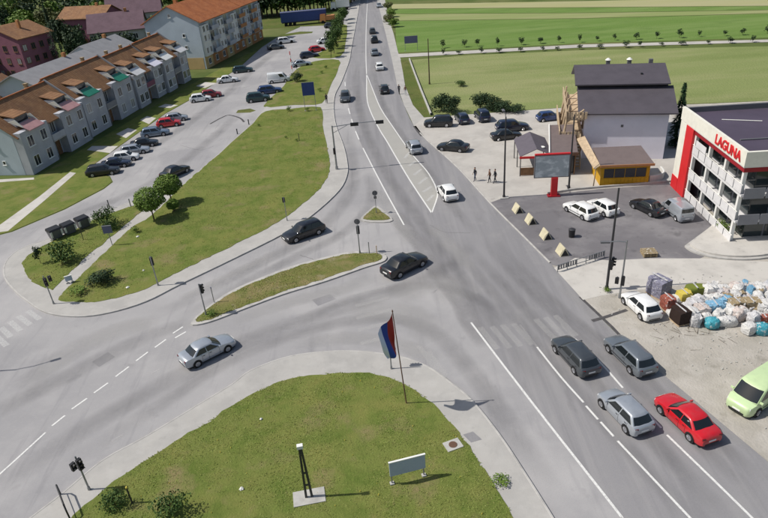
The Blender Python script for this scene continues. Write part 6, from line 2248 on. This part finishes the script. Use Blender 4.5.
goods('pallet_load', 'second light blue sheeted load just right of the middle one', 'pallet load', (27.42, 42.11), 1.2, .9, .8, 'sack_blue', 3, sq=.35)
goods('crate', 'tan crate, left one of two in the middle of the materials', 'crate', (28.02, 41.37), 1.25, 1.0, .95, 'sack_tan', 3, sq=.06, amp=.04)
goods('crate', 'tan crate, right one of two in the middle of the materials', 'crate', (29.15, 41.28), 1.3, 1.0, .95, 'sack_tan', -3, sq=.06, amp=.04)
goods('big_bag', 'crumpled white bag at the front right of the materials', 'bag', (27.43, 38.36), 1.0, .9, .95, 'sack_white', 20, sq=.6, pal=False, band=False)
goods('big_bag', 'turquoise bag at the front right edge of the materials', 'bag', (28.29, 38.18), 1.0, .9, .95, 'sack_turquoise', -10, sq=.6, pal=False, band=False)
goods('pallet_load', 'round-topped white load at the back beside the green tarpaulin', 'pallet load', (26.93, 43.55), 1.2, 1.0, 1.1, 'sack_white', 5, sq=.5)
goods('pallet_load', 'pale pink low load behind the blue sheets', 'pallet load', (27.20, 42.82), 1.1, .9, .6, 'sack_pale', 0)
goods('pallet_load', 'grey-white sacks on the left, behind the dark brown crate', 'pallet load', (24.91, 42.03), 1.2, 1.0, .85, 'sack_grey', 8)
goods('pallet_load', 'pale sheeted load right of the tan crates', 'pallet load', (30.16, 40.99), 1.1, 1.0, .9, 'sack_white', 0)
goods('pallet_load', 'brown-orange timber bundle behind the right turquoise bag', 'pallet load', (29.35, 39.56), 1.3, .6, .5, 'sack_terracotta', -5, sq=.1, amp=.03)
rg = random.Random(8)
SACK_SPOTS = [(28.68, 44.08), (29.39, 44.13), (30.10, 44.18), (30.73, 44.09), (31.39, 44.07), (32.14, 44.03), (28.54, 43.31), (29.31, 43.35), (30.05, 43.32), (30.79, 43.29), (31.53, 43.26), (32.34, 43.21), (28.47, 42.71), (29.13, 42.54), (30.47, 42.27), (31.24, 42.30), (32.00, 42.34), (29.05, 40.15), (27.98, 40.24), (27.45, 40.59), (28.29, 43.98), (31.29, 41.41), (32.87, 42.83), (33.38, 43.69), (32.44, 41.83), (31.57, 40.64), (30.59, 39.39), (29.79, 38.30), (22.87, 41.31), (24.04, 43.21), (24.32, 41.82), (25.71, 42.66), (26.04, 42.31), (26.23, 40.41), (28.33, 42.28), (29.32, 42.28), (30.01, 41.74), (27.65, 40.07), (28.32, 39.70), (30.08, 40.29), (24.14, 39.88), (24.85, 40.19), (27.31, 41.11), (26.71, 42.51)]
for k, g in enumerate(SACK_SPOTS):
    goods('goods_sack', 'pale sack heaped among the building materials on the bare lot', 'bag', (g[0] + rg.uniform(-.2, .2), g[1] + rg.uniform(-.15, .15)), .8 + .4 * rg.random(), .7 + .3 * rg.random(), .5 + .6 * rg.random(), rg.choice(('sack_white', 'sack_white', 'sack_grey', 'sack_pale', 'sack_white')), rg.uniform(-40, 40), sq=.45 + .3 * rg.random(), amp=.22, seed=k, group='sacks heaped among the building materials', band=False, pal=False)
SMALL = []
for k in range(6):
    me = lump(.6, .5, .42, 40 + k, .4, .25, 2)
    me.materials.append(MATS[('sack_white', 'sack_white', 'sack_grey', 'sack_pale', 'sack_blue', 'sack_tan')[k]])
    SMALL.append(me)
for k in range(56):
    a, b = rg.random(), rg.random()
    x, y = 26.6 + 7.6 * a + 1.2 * b, 41.2 - 1.2 * a + 3.8 * b
    t = thing('goods_bundle', 'small wrapped bundle tucked among the heaped sacks', 'bundle', (x, y, .012), rg.random() * 3, 'small bundles among the building materials')
    t.scale = (.8 + .7 * rg.random(), .8 + .6 * rg.random(), .9 + 1.4 * rg.random())
    obj('wrap', SMALL[rg.randrange(6)], t)
# branches and rubble in front of the materials
m = MB()
rq = random.Random(4)
for k in range(34):
    g = Vector((23.26, 38.66))
    x, y = g.x + rq.gauss(0, 1.4), g.y + rq.gauss(0, .9)
    a = rq.random() * 6.28
    l = .3 + .7 * rq.random()
    m.cyl((x, y, .03), (x + cos(a) * l, y + sin(a) * l, .06 + .1 * rq.random()), .012, .005, 5)
stuff(m.build('brushwood', 'bark'), 'thin twigs and brushwood scattered on the bare lot', 'twigs')
m = MB()
for k in range(1500):
    x, y = rq.uniform(17, 42), rq.uniform(20, 47)
    if x < 19.5 + (36 - y) * .32 + (1.2 if y < 36 else .5):
        continue
    s = .02 + .05 * rq.random() ** 2
    m.box((x, y, .012 + s * .5), (s * 2, s * 1.5, s), rq.random() * 3)
stuff(m.build('gravel', 'concrete'), 'loose stones scattered over the bare lot', 'gravel')
for g, lb in zip([(33.68, 53.61), (33.45, 54.52)], ('yellowish potted plant right of the entrance steps', 'yellowish potted plant left of the entrance steps')):
    o = plant('potted_plant', 'weed', g, lb, 'plant', 1.6, 1.1, 0, z=.3)
    m = MB(); m.cyl((0, 0, -.15), (0, 0, .08), .22, .3, 10)
    m.build('pot', 'sack_terracotta', o)


# ------------------------------------------------------------------ people
def person(at, deg, label, top='cloth_dark', legs='cloth_blue', z=0.0, h=1.75, stride=.18, bend=.25):
    k = h / 1.75
    V, E, rad = [], [], []

    def v(x, y, z_, r):
        V.append((x * k, y * k, z_ * k)); rad.append(r * k)
        return len(V) - 1

    def link(*ids):
        for a, b in zip(ids[:-1], ids[1:]):
            E.append((a, b))
    pel = v(0, 0, .95, .145)
    wa = v(.01, 0, 1.12, .135); ch = v(.02, 0, 1.32, .155); sh = v(.01, 0, 1.45, .11); nk = v(.02, 0, 1.53, .06); hd = v(.035, 0, 1.63, .095); hd2 = v(.03, 0, 1.70, .085)
    link(pel, wa, ch, sh, nk, hd, hd2)
    for s in (-1, 1):
        st_ = stride * s
        hip = v(0, .09 * s, .90, .10); kn = v(st_ * .5 + .03, .10 * s, .50, .068); an = v(st_ - .02, .10 * s, .09, .045); to = v(st_ + .15, .11 * s, .035, .035)
        link(pel, hip, kn, an, to)
        s1 = v(0, .17 * s, 1.43, .065); el = v(-.05 - st_ * .3, .23 * s, 1.16, .045); wr = v(-st_ * .6 + .05, .23 * s, .93, .03); pm = v(-st_ * .6 + .07, .23 * s, .86, .035)
        link(sh, s1, el, wr, pm)
        for q, (dx, ln) in enumerate(((.03, .07), (.01, .085), (-.01, .08), (-.03, .065))):
            f1 = v(-st_ * .6 + .07 + dx, .232 * s, .86 - ln * .6, .010); f2 = v(-st_ * .6 + .075 + dx * 1.1, .225 * s, .86 - ln, .008)
            link(pm, f1, f2)
        th = v(-st_ * .6 + .12, .225 * s, .85, .011); th2 = v(-st_ * .6 + .135, .22 * s, .82, .009)
        link(pm, th, th2)
    me = bpy.data.meshes.new('person_skeleton')
    me.from_pydata(V, E, [])
    tmp = bpy.data.objects.new('tmp_person', me)
    col.objects.link(tmp)
    sk = tmp.modifiers.new('skin', 'SKIN')
    for i, sv in enumerate(me.skin_vertices[0].data):
        sv.radius = (rad[i], rad[i])
        sv.use_root = (i == 0)
    tmp.modifiers.new('sub', 'SUBSURF').levels = 1
    dg = bpy.context.evaluated_depsgraph_get()
    body = bpy.data.meshes.new_from_object(tmp.evaluated_get(dg))
    bpy.data.objects.remove(tmp)
    body.materials.clear()
    for mm in (top, legs, 'skin', 'plastic_black'):
        body.materials.append(MATS[mm])
    for p in body.polygons:
        c = p.center / k
        p.material_index = 2 if c.z > 1.53 or (abs(c.y) > .19 and c.z < .96) else 0 if c.z > .98 else 3 if c.z < .08 else 1
    body.shade_smooth()
    t = thing('person', label, 'person', (at[0], at[1], z), R(deg))
    obj('body', body, t)
    m = MB()
    n, rr = 12, 6
    vs_ = []
    for i in range(rr + 1):
        a = (pi * .62) * i / rr
        for j in range(n):
            b = 2 * pi * j / n
            vs_.append(((.025 + .105 * sin(a) * cos(b) - .012) * k, .100 * sin(a) * sin(b) * k, (1.665 + .125 * cos(a)) * k))
    m.add(vs_, [(i * n + j, (i + 1) * n + j, (i + 1) * n + (j + 1) % n, i * n + (j + 1) % n) for i in range(rr) for j in range(n)])
    # keep the face free: drop the front lower faces
    keep = [f for f in m.f if not (sum(m.v[q][0] for q in f) / 4 > .06 * k and sum(m.v[q][2] for q in f) / 4 < 1.735 * k)]
    m.f, m.mi = keep, [0] * len(keep)
    m.build('hair', 'hair', t, 80)
    m = MB()
    m.cyl((.125 * k, 0, 1.655 * k), (.155 * k, 0, 1.635 * k), .014 * k, .018 * k, 6)
    m.build('nose', 'skin', t, 60)
    for s in (-1, 1):
        m = MB(); m.cyl((.118 * k, .035 * s * k, 1.675 * k), (.128 * k, .036 * s * k, 1.675 * k), .012 * k, .010 * k, 6)
        m.build('eye', 'hair', t)
        m = MB(); m.cyl((.03 * k, .098 * s * k, 1.65 * k), (.025 * k, .112 * s * k, 1.655 * k), .025 * k, .02 * k, 8)
        m.build('ear', 'skin', t)


person((12.02, 72.37), 200, 'person in dark clothes walking alone, left of the pair on the forecourt', 'cloth_dark', 'cloth_blue', .016, 1.78)
person((13.67, 71.54), 185, 'person in a brown top, left one of the pair walking on the forecourt', 'cloth_brown', 'cloth_dark', .016, 1.72)
person((14.29, 71.25), 190, 'person in a black jacket, right one of the pair walking on the forecourt', 'cloth_dark', 'cloth_dark', .016, 1.8)
person((5.25, 116.03), 250, 'person in black on the pavement beside the roadside verge', 'cloth_dark', 'cloth_dark', .014, 1.75)
person((6.33, 115.00), 265, 'person with pale trousers walking beside the person in black near the verge', 'cloth_brown', 'cloth_white', .014, 1.7)
person((-8.01, 113.18), 95, 'person in black walking on the left pavement beside the upper lawn', 'cloth_dark', 'cloth_dark', .12, 1.75)
